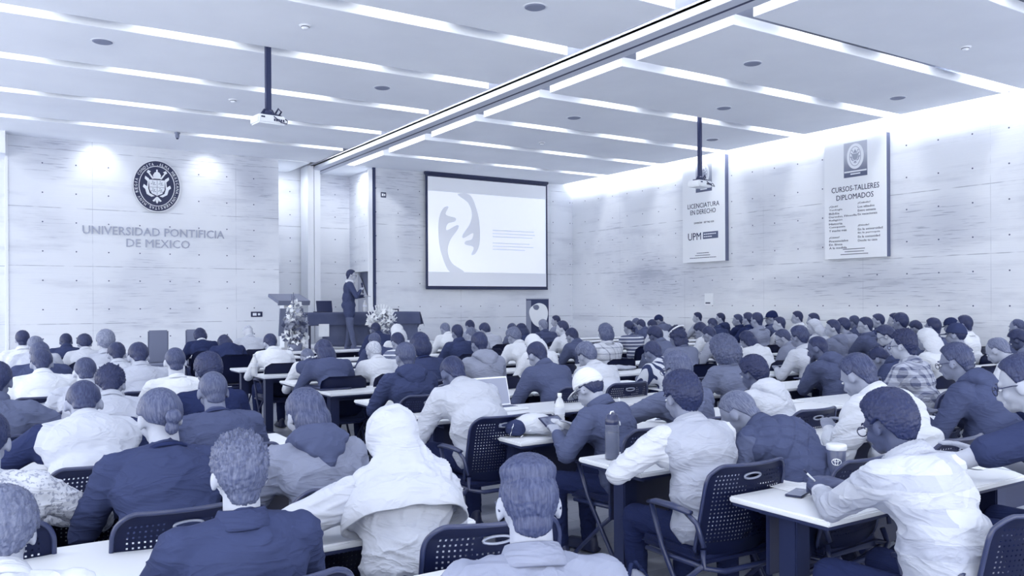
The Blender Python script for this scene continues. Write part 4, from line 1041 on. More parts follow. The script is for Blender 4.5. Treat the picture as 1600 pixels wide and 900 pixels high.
# ================================================================== CHAIRS AND DESKS
m_chair=mat('chair_plastic',.0,.4,spec=.35); m_cframe=mat('chair_frame',.06,.3,.0,spec=.6); m_rim=mat('handle_rim',.55,.3,.3); m_edge=mat('chair_edge',.08,.3,spec=.6)
def back_surface(u,z):
    v=(z-.46)/.41; hw=.238
    if v>.78: hw-=.075*(1-math.sqrt(max(0,1-((v-.78)/.22)**2)))
    if v<.12: hw-=.04*(1-math.sqrt(max(0,1-((.12-v)/.12)**2)))
    return Vector((u*hw,-.165-.085*v+.045*u*u*(1-.3*v)-(.02*(v-.9)/.1 if v>.9 else 0),z))
def backrest_mesh(holes=True):
    bm=bmesh.new(); nx,nz=(78,66) if holes else (12,10); G=[[bm.verts.new(back_surface(-1+2*i/nx,.46+.41*j/nz)) for i in range(nx+1)] for j in range(nz+1)]
    for j in range(nz):
        for i in range(nx):
            if holes:
                x=(i+.5-nx/2)*.238/(nx/2); z=.46+.41*(j+.5)/nz
                if abs(x)<.048 and .802<z<.824: continue
                if i%3==1 and j%3==1 and 6<i<nx-6 and 9<j<nz-6 and not(abs(x)<.08 and .78<z<.85): continue
            bm.faces.new((G[j][i],G[j][i+1],G[j+1][i+1],G[j+1][i]))
    bmesh.ops.solidify(bm,geom=bm.faces[:],thickness=.008)
    return bm_mesh(bm,'backrest',not holes)
def chair_parts():
    D={}
    D['backrest']=backrest_mesh()
    bm=bmesh.new(); pts=[back_surface(u,z)+Vector((0,-.002,0)) for u,z in [(-1,.5)]+[(-1,.5+.05*i) for i in range(1,6)]]
    rim=[]
    for i in range(0,12): rim.append(back_surface(-1,.47+.32*i/11))
    for i in range(0,15): 
        a=i/14; rim.append(back_surface(-1,.79+.08*math.sin(a*PI/2)) if a<.6 else back_surface(-1,.79+.08*math.sin(a*PI/2)))
    for i in range(1,12): rim.append(back_surface(-1+2*i/12,.87))
    for i in range(14,-1,-1): rim.append(back_surface(1,.79+.08*math.sin(i/14*PI/2)))
    for i in range(11,-1,-1): rim.append(back_surface(1,.47+.32*i/11))
    R_=[rim[0]]
    for p in rim[1:]:
        if (p-R_[-1]).length>.006: R_.append(p)
    tube(bm,R_,.0085,8); D['back_rim']=bm_mesh(bm,'back_rim',True)
    bm=bmesh.new(); pts=[]
    for k in range(20):
        a=2*PI*k/20; x=.05*math.cos(a); z=.813+.013*math.sin(a); pts.append(back_surface(x/.238,z)+Vector((0,-.004,0)))
    tube(bm,pts,.005,6,closed=True); D['handle']=bm_mesh(bm,'handle',True)
    bm=bmesh.new(); box(bm,-.225,.225,-.16,.27,.425,.465,.018); box(bm,-.21,.21,-.14,.25,.465,.475,.004); D['seat']=bm_mesh(bm,'seat')
    bm=bmesh.new(); tube(bm,[(-.225,-.17,.50),(-.24,-.19,.43),(-.15,-.22,.41),(.15,-.22,.41),(.24,-.19,.43),(.225,-.17,.50)],.013,8); tube(bm,[(-.235,.2,.42),(-.235,-.19,.43)],.012); tube(bm,[(.235,.2,.42),(.235,-.19,.43)],.012); D['frame']=bm_mesh(bm,'seat_frame',True)
    for s,n in ((-1,'l'),(1,'r')):
        bm=bmesh.new(); tube(bm,[(s*.262,-.13,.655),(s*.268,-.02,.672),(s*.268,.09,.668),(s*.262,.15,.645)],[.018,.024,.024,.016],8); 
        for v in bm.verts: v.co.z=.66+(v.co.z-.66)*.6
        tube(bm,[(s*.262,-.10,.655),(s*.262,-.17,.62),(s*.245,-.195,.52)],.012,6)
        D['arm'+n]=bm_mesh(bm,'armrest',True)
        bm=bmesh.new(); tube(bm,[(s*.262,.13,.645),(s*.258,.06,.46),(s*.255,-.12,.18),(s*.25,-.21,.075)],.0125,8); D['legb'+n]=bm_mesh(bm,'leg',True)
        bm=bmesh.new(); tube(bm,[(s*.245,-.19,.44),(s*.25,-.02,.30),(s*.252,.22,.075)],.0125,8); D['legf'+n]=bm_mesh(bm,'leg',True)
    bm=bmesh.new(); lathe(bm,[(0,-.012),(.024,-.012),(.028,-.006),(.028,.006),(.024,.012),(0,.012)],16,M=Matrix.Rotation(PI/2,4,'Y')); lathe(bm,[(.0,.02),(.012,.02),(.012,.05),(0,.05)],10); D['caster']=bm_mesh(bm,'caster',True)
    return D
CH=chair_parts()
CHF=None
def far_chair_mesh():
    bm=bmesh.new(); m=backrest_mesh(False); bm.from_mesh(m)
    for k in ('seat','frame','arml','armr','legbl','legbr','legfl','legfr'): bm.from_mesh(CH[k])
    for x in (-.25,.25):
        for y in (-.21,.22): lathe(bm,[(0,-.012),(.027,-.01),(.027,.01),(0,.012)],8,M=Matrix.Translation((x,y,.03))@Matrix.Rotation(PI/2,4,'Y'))
    return bm_mesh(bm,'office_chair',True)
def chair(x,y,rz,label,near,arms=True):
    global CHF
    if not near:
        if CHF is None: CHF=far_chair_mesh()
        o=link('office_chair',CHF,m_chair); o.location=(x,y,0); o.rotation_euler=(0,0,rz); return tag(o,label,'chair','black chairs in the seating rows')
    t=thing('office_chair',label,'chair',(x,y,0),rz,'black chairs in the seating rows')
    b=link('backrest',CH['backrest'],m_chair,t); link('back_rim',CH['back_rim'],m_edge,b); link('handle',CH['handle'],m_rim,b)
    link('seat',CH['seat'],m_chair,t); link('seat_frame',CH['frame'],m_cframe,t)
    for n,s in (('l',-1),('r',1)):
        if arms: link('armrest',CH['arm'+n],m_edge,t)
        for k,yy in (('legb',-.21),('legf',.22)):
            l=link('leg',CH[k+n],m_cframe,t); link('caster',CH['caster'],m_black,l,Matrix.Translation((s*.251,yy,.028)))
    return t
m_top=mat('desk_laminate',.9,.35,spec=.4); m_band=mat('desk_edge_band',.05,.5)
def desk_parts(L):
    D={}
    bm=bmesh.new(); box(bm,0,L,-.5,0,.715,.74,.006); D['top']=bm_mesh(bm,'tabletop')
    bm=bmesh.new(); box(bm,.01,L-.01,-.49,-.01,.700,.7155,.002); D['band']=bm_mesh(bm,'edge_band')
    bm=bmesh.new(); box(bm,.14,L-.14,-.10,-.08,.40,.70,.003); D['panel']=bm_mesh(bm,'modesty_panel')
    bm=bmesh.new(); box(bm,-.045,.045,-.29,-.20,.06,.70,.006); box(bm,-.03,.03,-.47,-.03,.05,.085,.006); box(bm,-.03,.03,-.42,-.08,.67,.70,.004); D['leg']=bm_mesh(bm,'leg')
    bm=bmesh.new(); box(bm,.08,L-.08,-.27,-.22,.64,.69,.004); D['beam']=bm_mesh(bm,'cross_beam')
    return D
DL=1.54; DK=desk_parts(DL)
def far_desk():
    bm=bmesh.new(); 
    for k in ('band','panel','beam'): bm.from_mesh(DK[k])
    for x in (.12,DL-.12):
        box(bm,x-.045,x+.045,-.29,-.20,.06,.70); box(bm,x-.03,x+.03,-.47,-.03,.0,.085)
    return bm_mesh(bm,'desk_frame')
DF=far_desk()
def desk(x,yf,label,near):
    t=thing('desk',label,'desk',(x,yf,0),0,'white-topped desks in rows')
    link('tabletop',DK['top'],m_top,t)
    if near:
        link('edge_band',DK['band'],m_band,t); link('modesty_panel',DK['panel'],m_black,t); link('cross_beam',DK['beam'],m_dark,t)
        for lx in (.12,DL-.12):
            l=link('leg',DK['leg'],m_dark,t,Matrix.Translation((lx,0,0)))
            for yy in (-.45,-.05): link('caster',CH['caster'],m_black,l,Matrix.Translation((0,yy,.028)))
    else: link('desk_frame',DF,m_dark,t)
    return t
# ================================================================== THE AUDIENCE
# id, X, Y, top height, hair style, hair tone, skin tone, garment, garment tone, turn, label
PEOPLE=[
('L1', 0.42, 12.05, 1.265, 'short', 0.1, 0.7, 'shirt', 0.97, 0.0, 'person in white shirt with neat dark hair at far left edge'),
('L2', 0.511, 11.0, 1.23, 'balding', 0.45, 0.7, 'shirt', 0.82, 0.0, 'person with thinning grey crown beside the far left wall'),
('L3', 0.449, 8.9, 1.242, 'short', 0.25, 0.6, 'jacket', 0.25, 0.0, 'person in dark jacket with greying short hair at far left'),
('L4', 0.41, 7.85, 1.223, 'short', 0.15, 0.6, 'shirt', 0.97, 0.0, 'person with broad white-shirted back, head bent left'),
('L5', 0.981, 13.1, 1.181, 'short', 0.08, 0.3, 'jacket', 0.2, 0.0, 'person in dark blazer with close black hair by the logo wall'),
('L6', 1.116, 12.05, 1.199, 'fuzzy', 0.12, 0.6, 'shirt', 0.88, 0.0, 'person with rounded dark hair in pale long shirt'),
('L7', 1.127, 9.95, 1.309, 'fuzzy', 0.5, 0.7, 'shirt', 0.8, 0.0, 'person with swept light grey hair at the left'),
('L8', 1.104, 8.9, 1.216, 'short', 0.1, 0.7, 'shirt', 0.85, 0.0, 'person with flat dark hair in pale patterned shirt'),
('L9', 1.147, 7.85, 1.254, 'short', 0.1, 0.7, 'shirt', 0.8, 0.0, 'person in pinstriped pale shirt right of the grey haired one'),
('L10', 0.633, 6.8, 1.2, 'buzz', 0.2, 0.8, 'shirt', 0.8, 0.0, 'person with buzzed dark hair and pale bare nape'),
('L11', 0.676, 5.75, 1.213, 'spiky', 0.05, 0.6, 'shirt', 0.8, -10.0, 'person with shiny combed black hair bending forward'),
('L12', 0.429, 4.7, 1.207, 'buzz', 0.15, 0.6, 'vest', 0.85, 10.0, 'person in pale vest over dark short sleeves, elbow on desk'),
('L13', 1.255, 6.8, 1.25, 'buzz', 0.22, 0.8, 'tee', 0.99, 0.0, 'person in bright white round-neck tee, short dark hair'),
('L14', 1.271, 5.75, 1.26, 'fuzzy', 0.1, 0.4, 'tee', 0.12, 0.0, 'person with fuzzy black hair in black top'),
('L15', 1.062, 4.7, 1.215, 'buzz', 0.28, 0.4, 'sweater', 0.3, 0.0, 'person with shaved head and dark grey sweatshirt'),
('L20', 0.009, 3.65, 1.188, 'short', 0.1, 0.6, 'speckle', 0.9, -10.0, 'person in speckled pale knit sweater cut by left edge'),
('L19', 0.066, 5.75, 1.251, 'short', 0.1, 0.4, 'jacket', 0.42, -15.0, 'person in shiny grey jacket leaning at the left edge'),
('L21', 0.038, 2.5, 1.085, 'fuzzy', 0.4, 0.7, 'shirt', 0.93, -10.0, 'person with fuzzy grey hair in lower left corner'),
('L22', 0.589, 3.52, 1.251, 'bun', 0.28, 0.7, 'sweater', 0.22, 0.0, 'person with streaked hair in a low bun and black top'),
('N1', 0.619, 2.42, 1.223, 'spiky', 0.34, 0.75, 'shirt', 0.22, 0.0, 'person with spiky light hair in dark collared shirt, foreground'),
('N2', 1.18, 3.52, 1.218, 'pony', 0.25, 0.7, 'hoodie', 0.6, 10.0, 'person with straight tied hair and grey hoodie with dark hood'),
('N3', 1.287, 2.86, 1.206, 'none', 0.9, 0.7, 'whitehood', 0.86, 8.0, 'person in white hooded garment with the hood pulled up'),
('N4', 1.125, 1.68, 1.215, 'undercut', 0.22, 0.7, 'shirt', 0.62, 8.0, 'person with undercut hair and glasses in grey collared shirt'),
('R1', 3.607, 13.52, 1.239, 'bald', 0.8, 0.9, 'shirt', 0.85, 0.0, 'person with bald pale head in front of the logo wall'),
('R2', 2.864, 13.52, 1.213, 'bob', 0.1, 0.7, 'collared', 0.15, 0.0, 'person with bobbed dark hair and black top with white collar'),
('R3', 2.981, 12.46, 1.131, 'long', 0.05, 0.5, 'sweater', 0.15, 0.0, 'person with long wavy black hair left of the podium'),
('R4', 3.035, 10.34, 1.21, 'short', 0.1, 0.7, 'shirt', 0.98, 0.0, 'person in crisp white shirt with dark hair near tall flowers'),
('R5', 3.152, 9.28, 1.067, 'buzz', 0.4, 0.6, 'vest2', 0.3, 0.0, 'person bowing low in dark vest with white lettering'),
('R6', 2.962, 8.22, 1.219, 'long', 0.15, 0.6, 'sweater', 0.3, 0.0, 'person with long straight hair below the speaker'),
('R7', 5.833, 13.52, 1.242, 'short', 0.1, 0.3, 'jacket', 0.2, 0.0, 'person with dark head in front of the bouquet'),
('R8', 4.442, 10.34, 1.184, 'short', 0.25, 0.5, 'jacket', 0.25, 0.0, 'person in charcoal jacket behind the white-haired head'),
('R9', 3.516, 8.22, 1.183, 'balding', 0.8, 0.8, 'shirt', 0.93, 0.0, 'person with white balding hair in off-white shirt'),
('R10', 5.261, 11.4, 1.27, 'scarf', 0.98, 0.7, 'shirt', 0.97, 0.0, 'person with a long white head covering by the bouquet'),
('R11', 4.291, 9.28, 1.225, 'short', 0.08, 0.6, 'striped', 0.5, 0.0, 'person with black hair and faintly striped grey top'),
('R12', 3.54, 7.16, 1.307, 'bob', 0.1, 0.6, 'sweater', 0.22, 0.0, 'person with thick dark shaggy hair right of bouquet'),
('R13', 2.888, 6.1, 1.267, 'short', 0.25, 0.5, 'hoodie', 0.22, 0.0, 'person in black hoodie with cropped greyish hair'),
('R14', 6.646, 12.46, 1.247, 'buzz', 0.4, 0.6, 'shirt', 0.98, 0.0, 'person with cropped grey hair in white shirt right of stage table'),
('R15', 5.712, 10.34, 1.272, 'short', 0.1, 0.5, 'jacket', 0.2, 0.0, 'person in dark jacket with pale collar line'),
('R16', 7.745, 13.52, 1.257, 'short', 0.1, 0.6, 'shirt', 0.7, 0.0, 'person with dark wavy hair beneath the screen'),
('R17', 6.553, 11.4, 1.195, 'short', 0.4, 0.7, 'shirt', 0.75, 0.0, 'person with brownish hair in pale shirt beneath the screen'),
('R18', 7.436, 12.46, 1.222, 'fuzzy', 0.15, 0.7, 'shirt', 0.8, 10.0, 'person with side-swept dark hair in light shirt under screen'),
('R19', 4.205, 7.16, 1.291, 'short', 0.12, 0.5, 'hoodie', 0.66, 0.0, 'person in light grey hoodie with square dark hair'),
('R20', 2.742, 5.04, 1.222, 'buzz', 0.12, 0.3, 'shirt', 0.85, 0.0, 'person with shaved dark head and wide pale shirt back'),
('R21', 8.012, 12.46, 1.211, 'short', 0.2, 0.6, 'shirt', 0.5, 0.0, 'person half hidden left of the roll-up banner'),
('R22', 7.507, 11.4, 1.24, 'long', 0.1, 0.6, 'sweater', 0.2, 0.0, 'person with long black hair left of the roll-up banner'),
('R23', 5.988, 9.28, 1.254, 'fuzzy', 0.4, 0.6, 'shirt', 0.98, 10.0, 'person in white smock leaning beside dark striped bag'),
('R24', 5.579, 8.22, 1.208, 'scarf', 0.95, 0.6, 'shirt', 0.97, 0.0, 'person with a white hood beside the roll-up banner'),
('R25', 8.686, 12.46, 1.27, 'short', 0.5, 0.7, 'puffer', 0.28, 0.0, 'person with curly grey hair in dark quilted coat'),
('R26', 10.505, 14.58, 1.296, 'short', 0.08, 0.7, 'shirt', 0.6, 30.0, 'person with short dark hair right of the roll-up banner'),
('R27', 7.572, 10.34, 1.298, 'short', 0.12, 0.8, 'shirt', 0.93, 20.0, 'person in white shirt turning left, dark side parting'),
('R28', 6.962, 9.28, 1.225, 'short', 0.1, 0.6, 'jacket', 0.33, 10.0, 'person in charcoal jacket behind a white shirt'),
('R29', 4.181, 6.1, 1.234, 'short', 0.08, 0.6, 'jacket', 0.32, 10.0, 'person in slate jacket with glossy black hair'),
('R30', 4.74, 6.1, 1.212, 'fuzzy', 0.35, 0.7, 'shirt', 0.9, 5.0, 'person with salt-and-pepper hair in pale shirt, hand at face'),
('R31', 6.698, 8.22, 1.32, 'bob', 0.3, 0.7, 'plaid', 0.9, 0.0, 'person with straight bob and white checked blouse'),
('R32', 3.106, 3.98, 1.187, 'cap', 0.97, 0.7, 'jacket', 0.33, 30.0, 'person in white baseball cap and dark jacket using tablet'),
('R33', 8.925, 10.34, 1.276, 'bun', 0.08, 0.6, 'striped', 0.42, 0.0, 'person with gathered dark hair and white-striped sweater'),
('R34', 11.887, 13.52, 1.234, 'short', 0.3, 0.6, 'jacket', 0.3, 0.0, 'person with light brown hair mostly behind dark heads'),
('R35', 11.073, 12.46, 1.234, 'short', 0.08, 0.6, 'jacket', 0.3, 20.0, 'person with thick dark hair in charcoal coat, centre right'),
('R36', 10.413, 11.4, 1.259, 'short', 0.1, 0.6, 'shirt', 0.9, 20.0, 'person in white top behind a cropped dark head'),
('R37', 13.521, 14.58, 1.273, 'cap', 0.15, 0.6, 'jacket', 0.4, 30.0, 'person wearing flat dark cap and grey jacket'),
('R38', 7.553, 8.22, 1.262, 'fuzzy', 0.08, 0.3, 'jacket', 0.4, 0.0, 'person with round close black hair and grey jacket'),
('R39', 5.57, 6.1, 1.199, 'short', 0.12, 0.4, 'striped2', 0.9, -5.0, 'person bowing to the desk in bold striped white shirt'),
('R40', 6.925, 7.16, 1.289, 'braids', 0.1, 0.4, 'sweater', 0.5, 0.0, 'person with dark dreadlocks under a white headband'),
('R41', 3.867, 4.0, 1.256, 'fuzzy', 0.3, 0.5, 'jacket', 0.42, 10.0, 'person with fuzzy greying hair, glasses and grey sleeve, holding a pen'),
('R42', 2.862, 2.93, 1.248, 'fuzzy', 0.08, 0.5, 'vest', 0.78, 12.0, 'person in pale vest over light long-sleeved shirt, dark curls'),
('R43', 13.818, 13.52, 1.338, 'short', 0.03, 0.75, 'shirt', 0.75, 50.0, 'person with black crop facing left below the wall notice'),
('R44', 9.483, 9.28, 1.253, 'fuzzy', 0.08, 0.6, 'shirt', 0.97, 30.0, 'person in white shirt leaning left, tousled black hair'),
('R45', 8.562, 8.22, 1.243, 'short', 0.12, 0.6, 'sweater', 0.75, 30.0, 'person with dark cap of hair in light grey sweater'),
('R46', 5.422, 5.04, 1.303, 'curly', 0.3, 0.6, 'jacket', 0.48, 15.0, 'person with large curly hair in grey blazer'),
('R47', 11.981, 11.4, 1.26, 'short', 0.15, 0.4, 'jacket', 0.2, 10.0, 'person with dark cropped head, second row from right wall'),
('R48', 13.329, 12.46, 1.337, 'short', 0.05, 0.7, 'hoodie', 0.18, 40.0, 'person in black hoodie with face turned left by wall'),
('R49', 12.685, 11.4, 1.327, 'short', 0.15, 0.6, 'jacket', 0.12, 45.0, 'person with flat-top hair and black jacket in profile'),
('R50', 11.776, 10.34, 1.382, 'short', 0.05, 0.6, 'jacket', 0.1, 30.0, 'person in black half hidden near the wall joint'),
('R51', 13.268, 11.4, 1.307, 'short', 0.08, 0.6, 'shirt', 0.85, 30.0, 'person with black hair in pale collared shirt'),
('R52', 10.785, 9.28, 1.4, 'short', 0.1, 0.6, 'shirt', 0.6, 30.0, 'person whose dark crown shows behind pale collared shirt'),
('R53', 8.129, 7.16, 1.217, 'long', 0.1, 0.6, 'shirt', 0.97, 10.0, 'person with long dark hair held by pale clip'),
('R54', 12.423, 10.34, 1.4, 'cap', 0.05, 0.6, 'jacket', 0.3, 45.0, 'person in black baseball cap facing left'),
('R55', 14.035, 11.4, 1.391, 'cap', 0.03, 0.5, 'jacket', 0.08, 30.0, 'person in black cap and black jacket by right wall'),
('R56', 11.342, 9.28, 1.319, 'short', 0.12, 0.8, 'shirt', 0.95, 45.0, 'person with glossy dark hair and white shirt, strap on back'),
('R57', 13.156, 10.34, 1.392, 'short', 0.05, 0.7, 'shirt', 0.97, 45.0, 'person in white shirt beside the right wall'),
('R58', 12.236, 9.28, 1.374, 'short', 0.08, 0.6, 'shirt', 0.5, 45.0, 'person with square dark hair beside the right wall'),
('R59', 7.793, 6.1, 1.302, 'fuzzy', 0.15, 0.5, 'shirt', 0.85, 0.0, 'person with round dark head lowered over pale shirt'),
('R60', 10.853, 8.22, 1.308, 'scarf', 0.8, 0.7, 'shirt', 0.85, 45.0, 'person in pale head scarf facing left'),
('R61', 8.813, 7.16, 1.218, 'short', 0.2, 0.7, 'jacket', 0.6, 40.0, 'person with glasses and two-tone grey jacket'),
('R62', 9.852, 7.16, 1.328, 'short', 0.12, 0.7, 'hoodie', 0.52, 50.0, 'person with cropped dark hair and grey hood in profile'),
('R63', 11.586, 8.22, 1.307, 'fuzzy', 0.08, 0.6, 'sweater', 0.6, 35.0, 'person with layered black hair behind grey hood'),
('R64', 6.701, 5.04, 1.247, 'buzz', 0.1, 0.3, 'hoodie', 0.32, 40.0, 'person with smooth shaven head and washed dark hoodie'),
('R65', 4.583, 3.98, 1.204, 'curly2', 0.03, 0.3, 'hoodie', 0.88, 25.0, 'person with tight black curls and cream hood'),
('R66', 13.4, 9.28, 1.314, 'short', 0.2, 0.4, 'jacket', 0.3, 20.0, 'person with rounded dark head behind glasses wearer'),
('R67', 10.591, 7.16, 1.353, 'short', 0.06, 0.7, 'jacket', 0.33, 45.0, 'person with glasses and slate jacket near right wall'),
('R68', 12.508, 8.22, 1.368, 'short', 0.08, 0.6, 'jacket', 0.18, 45.0, 'person with flat-fronted crop and dark collar by wall'),
('R69', 12.977, 8.22, 1.374, 'short', 0.05, 0.7, 'jacket', 0.3, 45.0, 'person with black fringe facing left by wall'),
('R70', 11.449, 7.16, 1.399, 'fuzzy', 0.06, 0.5, 'jacket', 0.15, 30.0, 'person with bushy black hair by wall'),
('R71', 9.427, 6.1, 1.278, 'fuzzy', 0.12, 0.75, 'shirt', 0.6, 45.0, 'person with glasses and dark tousled hair in profile'),
('R72', 6.408, 3.98, 1.352, 'spiky', 0.05, 0.7, 'plaid2', 0.75, 40.0, 'person in glasses and checked flannel shirt'),
('R73', 13.597, 8.22, 1.234, 'fuzzy', 0.1, 0.6, 'jacket', 0.3, 20.0, 'person with domed dark hair left of white cap'),
('R74', 10.484, 6.1, 1.359, 'short', 0.03, 0.5, 'sweater', 0.3, 30.0, 'person with black crop and slate top by right wall'),
('R75', 8.539, 5.04, 1.289, 'scarf', 0.93, 0.6, 'shirt', 0.97, 35.0, 'person with a white wrapped head covering and white top'),
('R76', 12.805, 7.16, 1.313, 'cap', 0.15, 0.6, 'shirt', 0.4, 45.0, 'person with small dark cap near right wall seam'),
('R77', 11.241, 6.1, 1.383, 'short', 0.05, 0.6, 'shirt', 0.97, 40.0, 'person in white shirt near right wall seam'),
('R78', 9.116, 5.04, 1.334, 'cap', 0.2, 0.6, 'striped', 0.3, 45.0, 'person in dark cap and dark striped shirt, white collar'),
('R79', 5.327, 2.95, 1.311, 'short', 0.2, 0.5, 'hoodie', 0.28, 45.0, 'person with glasses and dark hoodie at the right'),
('R80', 4.239, 2.92, 1.286, 'short', 0.2, 0.6, 'puffer', 0.93, 50.0, 'person with slicked hair in white quilted jacket'),
('R81', 7.699, 5.04, 1.117, 'spiky', 0.05, 0.5, 'hoodie', 0.25, 20.0, 'person with shiny black hair behind white quilted jacket'),
('R82', 3.27, 2.95, 1.131, 'buzz', 0.4, 0.55, 'puffer2', 0.3, 35.0, 'person with cropped greying hair in dark quilted vest'),
('R83', 2.889, 1.86, 1.247, 'fuzzy', 0.06, 0.22, 'knit', 0.9, 42.0, 'person with glasses writing in cream patchwork sweater'),
('R84', 7.876, 3.98, 1.244, 'balding', 0.4, 0.7, 'shirt', 0.95, 40.0, 'person with receding grey hair and white shirt at right'),
('R85', 12.643, 6.1, 1.31, 'balding', 0.2, 0.5, 'jacket', 0.3, 45.0, 'person with high forehead at the far right edge'),
('R86', 10.475, 5.04, 1.233, 'fuzzy', 0.1, 0.2, 'shirt', 0.5, 30.0, 'person with dark curls and earring near right edge'),
('R87', 3.784, 1.8, 1.356, 'short', 0.15, 0.75, 'dtee', 0.2, 45.0, 'person in dark tee with bare forearm and bracelets'),
]
GL={'N4','R83','R79','R72','R32','R61','R71','R41','R67','R87','R63'}
HERO={
 'N1':dict(pose=dict(lean=1,curve=6,hp=2,sh=1.04,wl=V(-.16,.42,.78),wr=V(.16,.42,.78)),bulk=1.08),
 'N4':dict(pose=dict(lean=6,curve=12,hp=12,hy=0,wl=V(-.22,.42,.78)),bulk=1.05,yaw=-24),
 'N3':dict(pose=dict(lean=20,curve=14,hp=22,hy=8,wl=V(-.30,.36,.80),wr=V(.1,.42,.82),pl=V(-1,-.25,-.25)),bulk=1.1,yaw=-10),
 'L22':dict(pose=dict(lean=12,curve=16,hp=18,hy=12,sh=1.05),bulk=1.18),
 'N2':dict(pose=dict(lean=12,curve=16,hp=16,hy=10),bulk=1.0),
 'L12':dict(pose=dict(lean=26,curve=20,hp=42,hy=-8,sh=1.06,wl=V(-.16,.36,.84),pl=V(-1,.0,-.35)),bulk=1.16),
 'L15':dict(pose=dict(lean=14,curve=16,hp=18,sh=1.06),bulk=1.16),
 'L20':dict(pose=dict(lean=16,curve=16,hp=20,wr=V(.20,.40,.79),pr=V(1,-.1,-.4)),bulk=1.05,yaw=-8),
 'L21':dict(pose=dict(lean=20,curve=20,hp=28,wr=V(.25,.42,.79)),yaw=-4),
 'L19':dict(pose=dict(lean=16,curve=16,hp=20,wr=V(.2,.4,.8),pr=V(1,-.1,-.3)),yaw=-10),
 'L11':dict(pose=dict(lean=22,curve=22,hp=42),yaw=-6),
 'L14':dict(pose=dict(lean=10,curve=12,hp=12)),
 'L10':dict(pose=dict(lean=16,curve=20,hp=26)),
 'L13':dict(pose=dict(lean=8,curve=12,hp=14),bulk=1.05),
 'R83':dict(pose=dict(lean=14,curve=18,hp=22,hy=0,wl=V(-.02,.60,.815),wr=V(.12,.58,.825),pl=V(-.9,-.2,-.75)),bulk=1.12,grip=('curl','rest'),yaw=-6),
 'R87':dict(pose=dict(lean=16,curve=16,hp=18,hy=6,wl=V(-.20,.62,.83),wr=V(.12,.5,.82),pl=V(-1,0,-.4)),grip=('curl','rest')),
 'R42':dict(pose=dict(lean=12,curve=14,hp=14,wl=V(-.26,.42,.80),pl=V(-1,-.2,-.5)),bulk=1.12,yaw=-7),
 'R82':dict(pose=dict(lean=30,curve=24,hp=44,hy=10),bulk=1.15),
 'R80':dict(pose=dict(lean=20,curve=18,hp=30),bulk=1.2,yaw=2),
 'R79':dict(pose=dict(lean=14,curve=16,hp=16),bulk=1.18),
 'R41':dict(pose=dict(lean=10,curve=12,hp=10,wl=V(-.24,.46,.86),pl=V(-1,0,-.3)),grip=('curl','rest')),
 'R32':dict(pose=dict(lean=14,curve=16,hp=32,wl=V(-.24,.36,.86),wr=V(.04,.38,.84)),grip=('curl','rest'),bulk=1.08),
 'R65':dict(pose=dict(lean=16,curve=18,hp=18),bulk=1.05),
 'R20':dict(pose=dict(lean=26,curve=24,hp=40),bulk=1.18),
 'R72':dict(pose=dict(lean=8,curve=12,hp=8)),
 'R13':dict(pose=dict(lean=8,curve=12,hp=12),bulk=1.08),
 'R46':dict(pose=dict(lean=10,curve=12,hp=14)),
 'R64':dict(pose=dict(lean=14,curve=16,hp=20,hy=10,wl=V(-.05,.30,.98)),bulk=1.1),
}
def cut(pre,desc):
    w=(pre+' '+desc).split()
    return ' '.join(w[:16])
SEATS=[]
for (pid,X,Y,zt,st,ht,sk,gar,tone,turn,desc) in PEOPLE:
    az=math.degrees(math.atan2(X,Y)); d=X*math.sin(R(32.75))+Y*math.cos(R(32.75))
    if az>40: turn=max(0,turn+30-az)
    kw=HERO.get(pid)
    t,P=person(pid,X,Y,zt,st,ht,sk,gar,tone,turn,desc,hi=kw is not None,glasses=pid in GL,**(kw or {}))
    t['group']='seated audience'
    SEATS.append((pid,t,P,d,X,Y,desc))
CH_OFF={'N3':(.20,-.08,-8),'N1':(0,-.02,0),'R83':(.17,.0,-6),'R42':(.02,.0,0)}
for pid,t,P,d,X,Y,desc in SEATS:
    ox,oy,rz=CH_OFF.get(pid,(0,-.02,0))
    chair(t.location.x+ox,t.location.y+oy,t.rotation_euler[2]*.4+R(rz),cut('black chair under',desc),d<8.2)
ROWS_L=[2.30,3.25]+[4.27+1.05*k for k in range(10)]
ROWS_R=[2.48+1.065*k for k in range(13)]
def nearest(xc,yc):
    return min(SEATS,key=lambda s:(s[4]-xc)**2+(s[5]-yc+.5)**2*3)
used={}
def put_desk(x,yf,need=True):
    xc=x+DL/2; d=xc*math.sin(R(32.75))+yf*math.cos(R(32.75))
    s=[q for q in SEATS if -.15<q[4]-x<DL+.1 and .2<yf-q[5]<.95]
    if need and not s and d>6.5: return
    if s: q=min(s,key=lambda q:abs(q[4]-xc)); lab=cut('white-topped desk before',q[6])
    else: q=nearest(xc,yf); lab=cut('white desk beside',q[6])
    if lab in used: lab=cut('empty white desk near',q[6])
    if lab in used: return
    used[lab]=1
    desk(x,yf,lab,d<8)
for yf in ROWS_L:
    for x in (-1.5,.06): put_desk(x,yf)
for yf in ROWS_R:
    for i in range(7): put_desk(2.70+1.56*i,yf)
# ================================================================== SPEAKER ON STAGE


